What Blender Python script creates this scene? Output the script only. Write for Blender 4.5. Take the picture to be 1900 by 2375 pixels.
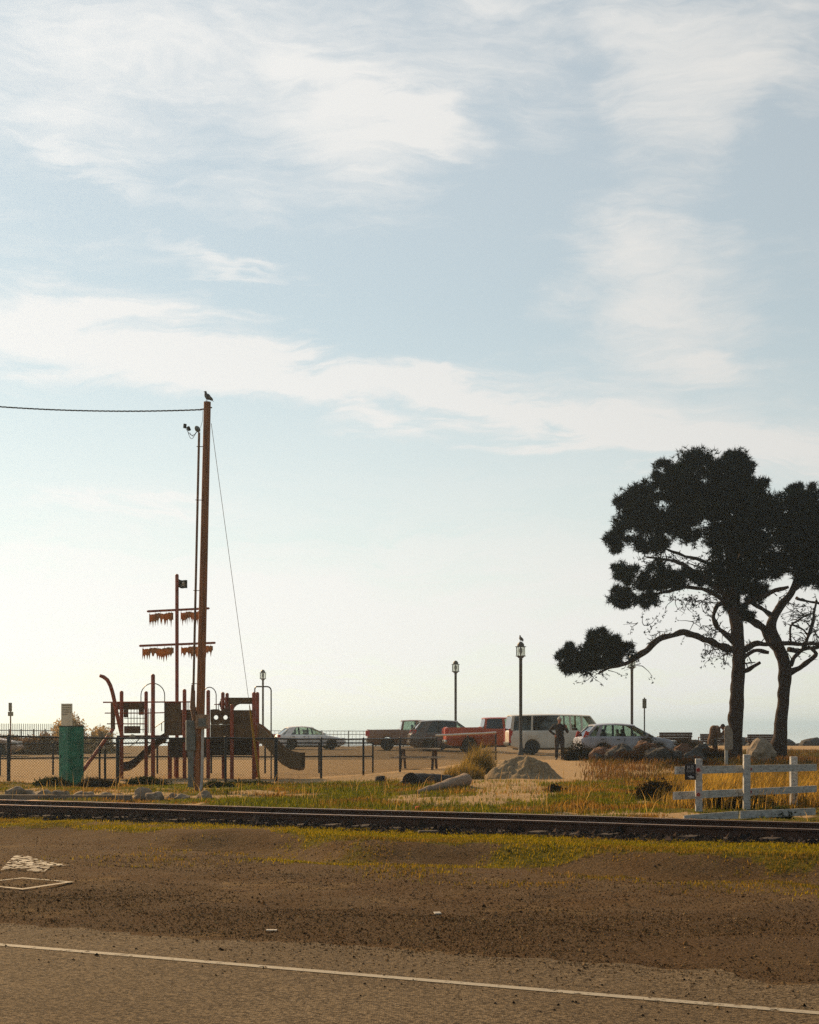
import bpy, bmesh, math, random
import numpy as np
from mathutils import Vector, Matrix, noise

for o in list(bpy.data.objects):
    bpy.data.objects.remove(o)
rnd = random.Random(7)
rng = np.random.default_rng(7)
SC = bpy.context.scene
COL = SC.collection
R = math.radians

# ------------------------------------------------------------------ camera
F = 3800.0            # focal length in photo pixels (photo 1900 x 2375)
EYE = 1.5
HOR = 1685.0
cam = bpy.data.cameras.new('camera')
camo = bpy.data.objects.new('camera', cam)
COL.objects.link(camo)
camo.location = (0, 0, EYE)
camo.rotation_euler = (math.pi / 2, 0, 0)
cam.sensor_fit = 'HORIZONTAL'
cam.sensor_width = 36
cam.lens = 36 * F / 1900
cam.shift_y = (HOR - 1187.5) / 1900
cam.clip_start = 0.1
cam.clip_end = 40000
SC.camera = camo

# ------------------------------------------------------------------ light
SUN_EL, SUN_AZ = R(27), R(-38)            # azimuth from +Y, negative to the left
SUND = Vector((math.sin(SUN_AZ) * math.cos(SUN_EL), math.cos(SUN_AZ) * math.cos(SUN_EL), math.sin(SUN_EL)))
sl = bpy.data.lights.new('sun', 'SUN')
sl.energy = 5.0
sl.angle = R(0.6)
sl.color = (1.0, 0.66, 0.32)
so = bpy.data.objects.new('sun', sl)
COL.objects.link(so)
so.rotation_euler = (-SUND).to_track_quat('-Z', 'Y').to_euler()
so.location = (-20, 20, 30)

SC.view_settings.view_transform = 'Standard'
SC.view_settings.look = 'None'
SC.view_settings.exposure = 0.22
SC.view_settings.gamma = 1.0
SC.render.engine = 'CYCLES'
SC.cycles.use_denoising = False
SC.cycles.volume_bounces = 1
SC.cycles.sample_clamp_indirect = 2.0
HAZE = 0.00048
SC.cycles.max_bounces = 8
SC.cycles.transparent_max_bounces = 24


class NT:
    """tiny node-tree writer"""
    def __init__(s, tree):
        s.t = tree

    def n(s, kind, **kw):
        nd = s.t.nodes.new(kind)
        for k, v in kw.items():
            setattr(nd, k, v)
        return nd

    def put(s, sock, v):
        if v is None:
            return
        if isinstance(v, bpy.types.NodeSocket):
            s.t.links.new(v, sock)
        else:
            if sock.type == 'RGBA' and not isinstance(v, (int, float)) and len(v) == 3:
                v = (*v, 1)
            sock.default_value = v

    def m(s, op, a, b=None, c=None, clamp=False):
        nd = s.n('ShaderNodeMath', operation=op, use_clamp=clamp)
        s.put(nd.inputs[0], a); s.put(nd.inputs[1], b); s.put(nd.inputs[2], c)
        return nd.outputs[0]

    def noise(s, vec, scale, detail=6, rough=.55, dist=0.0):
        nd = s.n('ShaderNodeTexNoise')
        s.put(nd.inputs['Vector'], vec)
        nd.inputs['Scale'].default_value = scale
        nd.inputs['Detail'].default_value = detail
        nd.inputs['Roughness'].default_value = rough
        nd.inputs['Distortion'].default_value = dist
        return nd.outputs['Fac']

    def ramp(s, v, a, b, lo=0., hi=1., smooth=True):
        nd = s.n('ShaderNodeMapRange', interpolation_type='SMOOTHSTEP' if smooth else 'LINEAR')
        s.put(nd.inputs['Value'], v)
        for i, q in zip(('From Min', 'From Max', 'To Min', 'To Max'), (a, b, lo, hi)):
            s.put(nd.inputs[i], q)
        return nd.outputs['Result']

    def mix(s, f, a, b, kind='MIX'):
        nd = s.n('ShaderNodeMix', data_type='RGBA', blend_type=kind)
        s.put(nd.inputs[0], f); s.put(nd.inputs[6], a); s.put(nd.inputs[7], b)
        return nd.outputs[2]

    def xyz(s, x, y, z):
        nd = s.n('ShaderNodeCombineXYZ')
        s.put(nd.inputs[0], x); s.put(nd.inputs[1], y); s.put(nd.inputs[2], z)
        return nd.outputs[0]


def make_world():
    w = bpy.data.worlds.new('World')
    SC.world = w
    w.use_nodes = True
    t = NT(w.node_tree)
    bg = w.node_tree.nodes['Background']
    sky = t.n('ShaderNodeTexSky', sky_type='NISHITA', sun_disc=False)
    sky.sun_elevation = SUN_EL
    sky.sun_rotation = SUN_AZ
    sky.altitude = 0
    sky.air_density = 1.0
    sky.dust_density = 0.15
    sky.ozone_density = 2.0
    tc = t.n('ShaderNodeTexCoord')
    d = tc.outputs['Generated']
    sep = t.n('ShaderNodeSeparateXYZ')
    t.put(sep.inputs[0], d)
    x, y, z = sep.outputs
    hyp = t.m('SQRT', t.m('ADD', t.m('MULTIPLY', x, x), t.m('MULTIPLY', y, y)))
    az = t.m('ARCTAN2', x, y)                       # radians, 0 straight ahead
    el = t.m('ARCTAN2', z, hyp)
    dots = t.n('ShaderNodeVectorMath', operation='DOT_PRODUCT')
    t.put(dots.inputs[0], d)
    dots.inputs[1].default_value = SUND
    cs = dots.outputs['Value']
    phase = t.m('POWER', t.ramp(cs, -1, 1, 0, 1, False), 2.0)
    # warp
    base = t.xyz(t.m('MULTIPLY', az, 1.0), t.m('MULTIPLY', el, 1.9), t.m('MULTIPLY', t.m('COSINE', az), 0.6))
    wn = t.n('ShaderNodeTexNoise'); t.put(wn.inputs['Vector'], base)
    wn.inputs['Scale'].default_value = 9; wn.inputs['Detail'].default_value = 5
    wv = t.n('ShaderNodeVectorMath', operation='MULTIPLY_ADD')
    t.put(wv.inputs[0], wn.outputs['Color']); wv.inputs[1].default_value = (.10, .10, .10)
    t.put(wv.inputs[2], base)
    wp = wv.outputs[0]
    # fibrous cirrus: stretched along a slanted direction
    mp = t.n('ShaderNodeMapping')
    t.put(mp.inputs['Vector'], wp)
    mp.inputs['Rotation'].default_value = (0, 0, R(24))
    mp.inputs['Scale'].default_value = (1.0, 3.2, 1.0)
    fib = t.noise(mp.outputs[0], 8.0, 9, .62, .5)
    big = t.noise(wp, 7.0, 8, .58, .3)
    fine = t.noise(mp.outputs[0], 26.0, 8, .62, .3)
    # warped sky coordinates for the larger cloud banks
    wx = t.m('ADD', az, t.m('MULTIPLY_ADD', t.noise(base, 16, 5, .6), .09, -.045))
    we = t.m('ADD', el, t.m('MULTIPLY_ADD', t.noise(mp.outputs[0], 11, 6, .6), .07, -.035))

    def blob(a, e, ra, re, amp, tilt=0.0):
        dx = t.m('ADD', wx, -a)
        de = t.m('ADD', we, -e)
        c, s_ = math.cos(tilt), math.sin(tilt)
        p = t.m('MULTIPLY_ADD', dx, c / ra, t.m('MULTIPLY', de, s_ / ra))
        q = t.m('MULTIPLY_ADD', dx, -s_ / re, t.m('MULTIPLY', de, c / re))
        r2 = t.m('ADD', t.m('MULTIPLY', p, p), t.m('MULTIPLY', q, q))
        return t.m('MULTIPLY', t.m('POWER', 2.718, t.m('MULTIPLY', r2, -1.0)), amp)

    # photo pixels -> sky angles: az = (px-950)/3800, el = (1685-py)/3800
    A = lambda px: math.atan((px - 950) / F)
    E = lambda py: math.atan((HOR - py) / F)
    blobs = [
        (150, 800, 620, 78, .85, -.12), (820, 905, 420, 52, .75, -.16), (1350, 985, 420, 46, .70, -.17),
        (1850, 1060, 420, 70, .5, -.14),
        (60, 250, 420, 210, .30, 0), (620, 130, 560, 130, .26, -.3), (930, 265, 250, 40, .50, -.42),
        (820, 330, 170, 110, .35, 0), (1250, 90, 420, 110, .38, .1),
        (1620, 230, 240, 190, .45, .3), (1480, 690, 200, 150, .48, -.4), (1640, 880, 180, 40, .40, -.1),
        (1450, 520, 120, 60, .30, -.4), (560, 620, 240, 26, .50, -.30), (300, 440, 330, 30, .28, -.25),
        (300, 1180, 260, 16, .45, -.08), (150, 1290, 520, 36, .35, 0), (1150, 1400, 620, 50, .40, .10),
        (260, 1400, 600, 50, .55, .05), (900, 1480, 900, 60, .35, .02),
        (1180, 420, 190, 110, -.42, -.5), (1840, 430, 110, 150, -.50, 0), (1000, 700, 330, 110, -.45, -.1),
        (420, 530, 420, 80, -.22, -.2), (1150, 1130, 560, 90, -.30, .0), (300, 1050, 420, 60, -.25, 0),
        (1330, 170, 60, 260, -.18, .35),
    ]
    acc = t.m('MULTIPLY_ADD', big, .9, -.36)
    acc = t.m('ADD', acc, t.m('MULTIPLY_ADD', fib, .85, -.41))
    acc = t.m('ADD', acc, t.m('MULTIPLY_ADD', fine, .48, -.24))
    stv = t.xyz(t.m('MULTIPLY', wx, 2.2), t.m('MULTIPLY', we, 17.0), t.m('COSINE', az))
    streak = t.noise(stv, 2.4, 8, .6, .4)
    for px, py, rx, ry, amp, tl in blobs:
        acc = t.m('ADD', acc, blob(A(px), E(py), rx / F, ry / F, amp, tl))
    dens = t.ramp(acc, .02, .82, 0, 1)
    # thin milky veil everywhere, thicker towards the horizon
    veil = t.ramp(el, .0, .26, .95, .46)
    low = t.ramp(el, .02, .19, 1.0, 0.0)
    veil = t.m('ADD', veil, t.m('MULTIPLY', low, t.m('MULTIPLY_ADD', t.ramp(streak, .36, .62), .36, -.20)), clamp=True)
    cov = t.m('MAXIMUM', dens, veil)
    cov = t.m('MULTIPLY_ADD', t.m('MULTIPLY', dens, t.m('SUBTRACT', 1.0, veil)), .9, veil)
    cov = t.m('MINIMUM', cov, .96)
    skyc = t.mix(1.0, sky.outputs[0], (.85, .92, .76), 'MULTIPLY')
    # clouds scatter forward: brighter near the sun
    cb = t.m('MULTIPLY', t.m('MULTIPLY_ADD', phase, 7.3, 2.4), t.ramp(el, .0, .26, 1.02, .88))
    cloudc = t.mix(1.0, t.xyz(cb, cb, cb), t.mix(phase, (1.02, .97, .88), (1.0, .995, .975)), 'MULTIPLY')
    # below the horizon the world is a dull ground tone
    colr = t.mix(cov, skyc, cloudc)
    t.put(bg.inputs['Color'], colr)
    bg.inputs['Strength'].default_value = 0.1


make_world()

# ------------------------------------------------------------------ coordinates
def P(px, py, d):
    """point at depth d metres seen at photo pixel px, py"""
    return Vector(((px - 950) / F * d, d, EYE - (py - HOR) / F * d))


def G(px, py, z=0.0):
    d = (EYE - z) * F / (py - HOR)
    return Vector(((px - 950) / F * d, d, z))


# railway axis
TA = Vector((-7.33, 29.3, 0)); TB = Vector((5.58, 22.3, 0))
TD = (TB - TA).normalized()
TN = Vector((-TD.y, TD.x, 0))
if TN.y < 0:
    TN = -TN


def st(x, y):
    return (x - TA.x) * TN.x + (y - TA.y) * TN.y, (x - TA.x) * TD.x + (y - TA.y) * TD.y


def sst(e0, e1, v):
    t = np.clip((v - e0) / (e1 - e0), 0, 1)
    return t * t * (3 - 2 * t)


def fbm(x, y, sc, oct=3, seed=0.0):
    """cheap value noise, arrays"""
    tot = np.zeros_like(x); amp = 1; norm = 0
    for k in range(oct):
        xs = x * sc + 17.3 * k + seed; ys = y * sc - 9.1 * k + seed * 1.7
        xi = np.floor(xs); yi = np.floor(ys); fx = xs - xi; fy = ys - yi
        fx = fx * fx * (3 - 2 * fx); fy = fy * fy * (3 - 2 * fy)
        h = lambda a, b: (np.sin(a * 127.1 + b * 311.7 + 3.3) * 43758.5453) % 1.0
        v = (h(xi, yi) * (1 - fx) + h(xi + 1, yi) * fx) * (1 - fy) + (h(xi, yi + 1) * (1 - fx) + h(xi + 1, yi + 1) * fx) * fy
        tot += v * amp; norm += amp; amp *= .5; sc *= 2.1
    return tot / norm


def bank_edge(t):
    return -3.1 - 1.25 * sst(7.0, 11.0, t) + .30 * np.sin(t * .55 + 1.0) + .2 * np.sin(t * 1.7)


def HA(x, y):
    """terrain height, arrays"""
    x = np.asarray(x, float); y = np.asarray(y, float)
    s, t = st(x, y)
    n1 = fbm(x, y, .35, 3)
    n2 = fbm(x, y, 1.6, 3, 5.0)
    be = bank_edge(t)
    h = -0.12 * (1 - sst(be - .55, be + .15, s))                     # road level below the verge
    h -= .13 * np.exp(-((s - be + .75) / .42) ** 2) * sst(5, 10, t) * (.3 + fbm(x, y, .3, 2, 31.) * 1.2)
    h += .06 * np.exp(-((s - be - .25) / .4) ** 2) * sst(4, 9, t)
    rough = sst(-11.6, -10.6, s)
    h += rough * (n2 - .5) * .075
    far = sst(1.6, 3.0, s)
    h += far * ((n1 - .45) * .16 + (n2 - .5) * .07) * (1 - sst(43.2, 44.5, y)) 
    # litter bank along the road edge
    h += .05 * np.exp(-((s + 10.7) / .6) ** 2) * (n1 + .3)
    # rise towards the benches on the right
    h += .30 * sst(11.5, 14.5, x) * sst(66, 84, y) * (1 - sst(100, 118, y))
    h += .18 * sst(1.0, 3.0, x) * sst(46, 60, y) * (1 - sst(64, 72, y))
    # beach: drops to the sea
    h -= 6.0 * sst(126, 150, y)
    # behind and around
    return h


def H(x, y):
    return float(HA(np.array([x]), np.array([y]))[0])


def on(px, py, z=None):
    """point on the terrain seen at the pixel (iterated)"""
    zz = 0.0
    for _ in range(6):
        p = G(px, py, zz)
        zz = H(p.x, p.y)
    p = G(px, py, zz)
    p.z = zz
    return p


def atd(px, d):
    x = (px - 950) / F * d
    return Vector((x, d, H(x, d)))


# ------------------------------------------------------------------ materials
def mat(name, col, rough=.8, var=.3, scale=6., bump=0., bscale=30., metal=0., spec=.3, col2=None, streak=None, coat=0.):
    m = bpy.data.materials.new(name)
    m.use_nodes = True
    t = NT(m.node_tree)
    b = m.node_tree.nodes['Principled BSDF']
    tc = t.n('ShaderNodeTexCoord')
    v = tc.outputs['Object']
    if streak:
        mp = t.n('ShaderNodeMapping'); t.put(mp.inputs['Vector'], v)
        mp.inputs['Scale'].default_value = streak
        v = mp.outputs[0]
    nz = t.noise(v, scale, 8, .62)
    f = t.ramp(nz, .28, .72)
    c1 = tuple(c * (1 - var) for c in col)
    c2 = col2 if col2 else tuple(min(1, c * (1 + var)) for c in col)
    t.put(b.inputs['Base Color'], t.mix(f, c1, c2))
    t.put(b.inputs['Roughness'], t.ramp(t.noise(v, scale * 2.3, 5), .3, .7, max(.02, rough - .1), min(1, rough + .1)))
    b.inputs['Metallic'].default_value = metal
    b.inputs['Specular IOR Level'].default_value = spec
    if coat:
        b.inputs['Coat Weight'].default_value = coat
        b.inputs['Coat Roughness'].default_value = .08
    if bump:
        bp = t.n('ShaderNodeBump')
        bp.inputs['Strength'].default_value = bump
        bp.inputs['Distance'].default_value = .02
        t.put(bp.inputs['Height'], t.noise(v, bscale, 6, .6))
        t.put(b.inputs['Normal'], bp.outputs[0])
    return m


def leafmat(name, trans=.35, gain=1.0, rough=.6):
    """foliage: colour from the mesh attribute 'col', lets some light through"""
    m = bpy.data.materials.new(name)
    m.use_nodes = True
    t = NT(m.node_tree)
    nd = m.node_tree.nodes
    nd.remove(nd['Principled BSDF'])
    at = t.n('ShaderNodeAttribute', attribute_name='col')
    c = t.mix(1.0, at.outputs['Color'], (gain, gain, gain), 'MULTIPLY')
    df = t.n('ShaderNodeBsdfDiffuse'); t.put(df.inputs[0], c)
    tr = t.n('ShaderNodeBsdfTranslucent'); t.put(tr.inputs[0], t.mix(1.0, c, (1.15, 1.0, .6), 'MULTIPLY'))
    mx = t.n('ShaderNodeMixShader'); mx.inputs[0].default_value = trans
    t.put(mx.inputs[1], df.outputs[0]); t.put(mx.inputs[2], tr.outputs[0])
    t.put(nd['Material Output'].inputs[0], mx.outputs[0])
    return m


def glassmat(name, tint=(.75, .85, .83), gloss=.12):
    m = bpy.data.materials.new(name)
    m.use_nodes = True
    t = NT(m.node_tree)
    nd = m.node_tree.nodes
    nd.remove(nd['Principled BSDF'])
    tr = t.n('ShaderNodeBsdfTransparent'); t.put(tr.inputs[0], tint)
    gl = t.n('ShaderNodeBsdfGlossy'); gl.inputs['Roughness'].default_value = .03
    fr = t.n('ShaderNodeFresnel'); fr.inputs[0].default_value = 1.5
    mx = t.n('ShaderNodeMixShader')
    t.put(mx.inputs[0], t.m('ADD', fr.outputs[0], gloss * .3, clamp=True))
    t.put(mx.inputs[1], tr.outputs[0]); t.put(mx.inputs[2], gl.outputs[0])
    t.put(nd['Material Output'].inputs[0], mx.outputs[0])
    return m


M = {}
M['pole'] = mat('weathered pole timber', (.30, .115, .045), .85, .5, 5, .5, 40, streak=(6, 6, .35))
M['conduit'] = mat('rusty steel conduit', (.20, .10, .055), .6, .4, 8, metal=.3)
M['white_pvc'] = mat('grey white conduit', (.42, .41, .39), .6, .25, 8)
M['grey_box'] = mat('grey electric box', (.16, .17, .16), .55, .3, 7, metal=.2)
M['tan_box'] = mat('tan electric box', (.33, .21, .13), .6, .4, 12)
M['black'] = mat('black enamel', (.012, .013, .016), .45, .3, 8)
M['wire'] = mat('black cable', (.015, .014, .013), .6, .3, 8)
M['mesh'] = mat('black vinyl mesh', (.02, .017, .014), .95, .3, 8, spec=.02)
M['galv'] = mat('pale galvanised pipe', (.55, .50, .42), .4, .2, 8, metal=.3)
M['redpost'] = mat('red brown steel post', (.30, .062, .026), .45, .35, 5)
M['brown'] = mat('brown plastic panel', (.125, .068, .030), .6, .35, 4, .1)
M['deck'] = mat('dark deck', (.060, .034, .022), .7, .3, 6)
M['slide'] = mat('olive moulded slide plastic', (.20, .125, .062), .45, .3, 3)
M['sail'] = mat('ragged canvas', (.38, .21, .075), .9, .4, 9)
_t = NT(M['sail'].node_tree); _b = M['sail'].node_tree.nodes['Principled BSDF']
_tr = _t.n('ShaderNodeBsdfTranslucent'); _t.put(_tr.inputs[0], (.50, .26, .07, 1)); _mx = _t.n('ShaderNodeMixShader'); _mx.inputs[0].default_value = .45
_t.put(_mx.inputs[1], _b.outputs[0]); _t.put(_mx.inputs[2], _tr.outputs[0]); _t.put(M['sail'].node_tree.nodes['Material Output'].inputs[0], _mx.outputs[0])
M['rope'] = mat('pale rope', (.42, .36, .26), .9, .2, 20)
M['steel'] = mat('galvanised bar', (.18, .16, .14), .4, .3, 8, metal=.5)
M['green'] = mat('dark green cabinet paint', (.010, .150, .085), .5, .45, 4, .15, 12)
M['paleboard'] = mat('pale notice panel', (.82, .72, .54), .7, .15, 9)
M['ink'] = mat('faded print', (.22, .17, .11), .8, .2, 9)
M['white'] = mat('weathered white paint', (.44, .44, .43), .75, .30, 9, .4, 30, streak=(1, 1, 3))
_t = NT(M['white'].node_tree); _b = M['white'].node_tree.nodes['Principled BSDF']
_o = _b.inputs['Base Color'].links[0].from_socket
_v = _t.n('ShaderNodeTexCoord').outputs['Object']
_t.put(_b.inputs['Base Color'], _t.mix(_t.ramp(_t.noise(_v, 17, 6, .7), .58, .63, 0, .85), _o, (.11, .085, .06)))
M['reflect'] = mat('dull red reflector', (.28, .03, .02), .4, .3, 30)
M['black_sign'] = mat('black sign face', (.018, .014, .02), .5, .2, 8)
M['sign_print'] = mat('pale sign print', (.40, .40, .42), .6, .2, 8)
M['sign_back'] = mat('dull sign back', (.20, .19, .15), .5, .3, 8, metal=.3)
M['rail'] = mat('rusty rail steel', (.075, .035, .022), .55, .4, 6, .3, 60, metal=.4)
M['railtop'] = mat('worn rail head', (.42, .24, .13), .28, .3, 5, metal=.85, streak=(.3, .3, 4))
M['sleeper'] = mat('creosote timber', (.055, .04, .032), .9, .5, 6, .6, 30, streak=(1, 6, 6))
M['timber'] = mat('grey edging timber', (.20, .15, .11), .9, .4, 5, .5, 30)
M['log'] = mat('bleached driftwood', (.30, .215, .15), .9, .5, 7, .9, 25, streak=(1, 5, 5))
M['darklog'] = mat('charred dark log', (.022, .018, .016), .9, .4, 6, .8, 25)
M['rock'] = mat('grey boulder', (.25, .19, .135), .95, .5, 5, .9, 18)
M['darkrock'] = mat('dark riprap rock', (.06, .055, .05), .95, .5, 5, .8, 18)
M['rubble'] = mat('red brown rubble', (.13, .065, .038), .95, .5, 5, .8, 18)
M['tanrock'] = mat('tan rock', (.26, .20, .14), .95, .4, 5, .8, 18)
M['sandpile'] = mat('grey sand heap', (.24, .175, .100), .98, .45, 14, .9, 60)
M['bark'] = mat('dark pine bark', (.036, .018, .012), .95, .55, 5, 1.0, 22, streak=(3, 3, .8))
M['needles'] = leafmat('pine needles', .22)
M['leaf'] = leafmat('bush leaves', .30)
M['grass'] = leafmat('grass blades', .55, 1.35)
M['lamp'] = mat('lamp post paint', (.06, .05, .04), .5, .3, 7)
M['lampglass'] = glassmat('lamp glass', (.86, .86, .80))
M['bench'] = mat('bench timber', (.085, .045, .028), .8, .35, 6, .3)
M['table'] = mat('sunbleached table timber', (.42, .34, .25), .8, .3, 5, .3, streak=(1, 6, 6))
M['feather'] = mat('mottled grey feathers', (.10, .085, .07), .9, .6, 30)
M['beak'] = mat('horn beak', (.22, .14, .06), .5)
M['tyre'] = mat('tyre rubber', (.018, .017, .016), .9, .2, 20)
M['rim'] = mat('alloy wheel', (.28, .28, .28), .35, .2, 10, metal=.7)
M['trim'] = mat('black car trim', (.02, .02, .02), .6, .2, 10)
M['chrome'] = mat('bright bumper metal', (.5, .5, .48), .25, .1, 10, metal=.9)
M['seat'] = mat('dark seat cloth', (.03, .03, .032), .9)
M['carglass'] = glassmat('car glass', (.74, .80, .74))
M['darkglass'] = glassmat('tinted car glass', (.09, .10, .09))
M['tail'] = mat('red tail lamp', (.45, .03, .015), .2, .2, 20)
M['headl'] = mat('clear head lamp', (.55, .55, .52), .15, .1, 20)
M['plate'] = mat('number plate', (.5, .5, .5), .5)
M['skin'] = mat('skin', (.42, .20, .13), .6, .1, 20)
M['jacket'] = mat('dark jacket', (.030, .022, .020), .9, .3, 14)
M['trouser'] = mat('dark trousers', (.040, .030, .026), .9, .3, 14)
M['cap'] = mat('pale knit cap', (.50, .47, .42), .9, .2, 40)
M['coat'] = mat('brown coat', (.14, .075, .042), .9, .35, 14)
M['shoe'] = mat('dark shoes', (.02, .018, .016), .7)
M['hair'] = mat('brown hair', (.05, .03, .02), .8)
M['paint_white'] = None
M['guard'] = mat('yellow guy guard', (.42, .25, .03), .6, .2, 6)
M['orange'] = mat('orange scrap', (.75, .16, .03), .7, .2, 20)
M['paper'] = mat('white litter', (.55, .50, .42), .8, .1, 20)
M['plate_dark'] = mat('rusty iron plate', (.04, .03, .028), .8, .4, 12)
M['flagcloth'] = mat('black flag cloth', (.03, .026, .02), .9)


# ------------------------------------------------------------------ mesh builder
ORG = {}


class MB:
    def __init__(s):
        s.v = []; s.f = []; s.mi = []; s.cur = 0

    def add(s, verts, faces):
        k = len(s.v)
        s.v.extend([tuple(q) for q in verts])
        s.f.extend([tuple(k + i for i in f) for f in faces])
        s.mi.extend([s.cur] * len(faces))
        return s

    def box(s, lo, hi, mtx=None):
        x0, y0, z0 = lo; x1, y1, z1 = hi
        vs = [Vector(q) for q in ((x0, y0, z0), (x1, y0, z0), (x1, y1, z0), (x0, y1, z0), (x0, y0, z1), (x1, y0, z1), (x1, y1, z1), (x0, y1, z1))]
        if mtx:
            vs = [mtx @ q for q in vs]
        return s.add(vs, [(3, 2, 1, 0), (4, 5, 6, 7), (0, 1, 5, 4), (1, 2, 6, 5), (2, 3, 7, 6), (3, 0, 4, 7)])

    def cbox(s, c, size, rz=0., rx=0., ry=0., bev=0.):
        """box centred at c; bev > 0 chamfers all edges a little"""
        m = Matrix.Translation(Vector(c)) @ Matrix.Rotation(rz, 4, 'Z') @ Matrix.Rotation(rx, 4, 'X') @ Matrix.Rotation(ry, 4, 'Y')
        h = [q / 2 for q in size]
        if bev <= 0:
            return s.box([-q for q in h], h, m)
        bm = bmesh.new()
        bmesh.ops.create_cube(bm, size=1.0)
        for v in bm.verts:
            v.co = Vector((v.co.x * size[0], v.co.y * size[1], v.co.z * size[2]))
        bmesh.ops.bevel(bm, geom=bm.edges[:], offset=bev, segments=2, profile=.5, affect='EDGES')
        bm.verts.index_update()
        s.add([m @ v.co for v in bm.verts], [[v.index for v in f.verts] for f in bm.faces])
        bm.free()
        return s

    def tube(s, pts, rad, n=10, cap=True):
        pts = [Vector(p) for p in pts]
        if isinstance(rad, (int, float)):
            rad = [rad] * len(pts)
        rings = []
        prev = None
        for i, p in enumerate(pts):
            a = pts[max(0, i - 1)]; b = pts[min(len(pts) - 1, i + 1)]
            d = (b - a)
            d = d.normalized() if d.length > 1e-9 else Vector((0, 0, 1))
            if prev is None:
                u = d.cross(Vector((0, 0, 1)))
                if u.length < .05:
                    u = d.cross(Vector((1, 0, 0)))
            else:
                u = prev - d * prev.dot(d)
            u.normalize(); prev = u
            w = d.cross(u)
            rings.append([p + (u * math.cos(2 * math.pi * k / n) + w * math.sin(2 * math.pi * k / n)) * rad[i] for k in range(n)])
        vs = [q for r in rings for q in r]
        fs = []
        for i in range(len(pts) - 1):
            for k in range(n):
                fs.append((i * n + k, i * n + (k + 1) % n, (i + 1) * n + (k + 1) % n, (i + 1) * n + k))
        if cap:
            fs.append(tuple(range(n))[::-1])
            fs.append(tuple((len(pts) - 1) * n + k for k in range(n)))
        return s.add(vs, fs)

    def post(s, p0, p1, r, n=12, dome=True):
        """round post with a domed top"""
        p0 = Vector(p0); p1 = Vector(p1)
        d = (p1 - p0).normalized()
        pts = [p0, p1 - d * r * .8] if dome else [p0, p1]
        rr = [r, r]
        if dome:
            for a in (30, 55, 78):
                pts.append(p1 - d * r * .8 + d * r * .8 * math.sin(R(a))); rr.append(r * math.cos(R(a)))
        return s.tube(pts, rr, n)

    def lathe(s, prof, c=(0, 0, 0), n=16, mtx=None):
        vs = []; fs = []
        c = Vector(c)
        for r, z in prof:
            for k in range(n):
                a = 2 * math.pi * k / n
                q = Vector((r * math.cos(a), r * math.sin(a), z))
                vs.append(c + (mtx @ q if mtx else q))
        for i in range(len(prof) - 1):
            for k in range(n):
                fs.append((i * n + k, i * n + (k + 1) % n, (i + 1) * n + (k + 1) % n, (i + 1) * n + k))
        fs.append(tuple(range(n))[::-1]); fs.append(tuple((len(prof) - 1) * n + k for k in range(n)))
        return s.add(vs, fs)

    def ell(s, c, r, n=12, m=8, mtx=None):
        prof = []
        c = Vector(c)
        vs = []; fs = []
        for i in range(m + 1):
            th = math.pi * i / m
            for k in range(n):
                a = 2 * math.pi * k / n
                q = Vector((r[0] * math.sin(th) * math.cos(a), r[1] * math.sin(th) * math.sin(a), -r[2] * math.cos(th)))
                vs.append(c + (mtx @ q if mtx else q))
        for i in range(m):
            for k in range(n):
                fs.append((i * n + k, i * n + (k + 1) % n, (i + 1) * n + (k + 1) % n, (i + 1) * n + k))
        return s.add(vs, fs)

    def prism(s, pts, vec):
        """extrude a polygon (3-D points) by vec"""
        pts = [Vector(p) for p in pts]; vec = Vector(vec); n = len(pts)
        fs = [tuple(range(n)), tuple(range(2 * n - 1, n - 1, -1))]
        fs += [(i, i + n, (i + 1) % n + n, (i + 1) % n) for i in range(n)]
        return s.add(pts + [p + vec for p in pts], fs)

    def build(s, name, m, parent=None, local=False, smooth=False, base=None):
        me = bpy.data.meshes.new(name)
        v = s.v
        if parent is not None and not local:
            g = ORG[parent.name]
            v = [(q[0] - g[0], q[1] - g[1], q[2] - g[2]) for q in v]
        elif parent is None and not local:
            a = np.array(v)
            g = base if base is not None else ((a[:, 0].min() + a[:, 0].max()) / 2, (a[:, 1].min() + a[:, 1].max()) / 2, a[:, 2].min())
            v = [(q[0] - g[0], q[1] - g[1], q[2] - g[2]) for q in v]
        me.from_pydata(v, [], s.f)
        ms = m if isinstance(m, (list, tuple)) else [m]
        for q in ms:
            me.materials.append(M[q] if isinstance(q, str) else q)
        if len(ms) > 1:
            me.polygons.foreach_set('material_index', s.mi)
        bm = bmesh.new(); bm.from_mesh(me)
        bmesh.ops.recalc_face_normals(bm, faces=bm.faces)
        bm.to_mesh(me); bm.free()
        if smooth:
            me.polygons.foreach_set('use_smooth', [True] * len(me.polygons))
            try:
                me.set_sharp_from_angle(angle=R(40))
            except Exception:
                pass
        me.update()
        o = bpy.data.objects.new(name, me)
        COL.objects.link(o)
        if parent is not None:
            o.parent = parent
            if not local:
                ORG[o.name] = ORG[parent.name]
        elif not local:
            o.location = g
            ORG[o.name] = tuple(g)
        return o


def tag(o, label=None, cat=None, group=None, kind=None):
    if label: o['label'] = label
    if cat: o['category'] = cat
    if group: o['group'] = group
    if kind: o['kind'] = kind
    return o


def thing(name, label, cat, loc=(0, 0, 0), rz=0., group=None):
    o = bpy.data.objects.new(name, None)
    o.empty_display_size = .2
    COL.objects.link(o)
    o.location = loc
    o.rotation_euler = (0, 0, rz)
    ORG[o.name] = tuple(loc)
    return tag(o, label, cat, group)


def link_copy(src, parent=None, loc=None):
    c = src.copy()
    COL.objects.link(c)
    if parent is not None:
        c.parent = parent
    if loc is not None:
        c.location = loc
    return c


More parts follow.
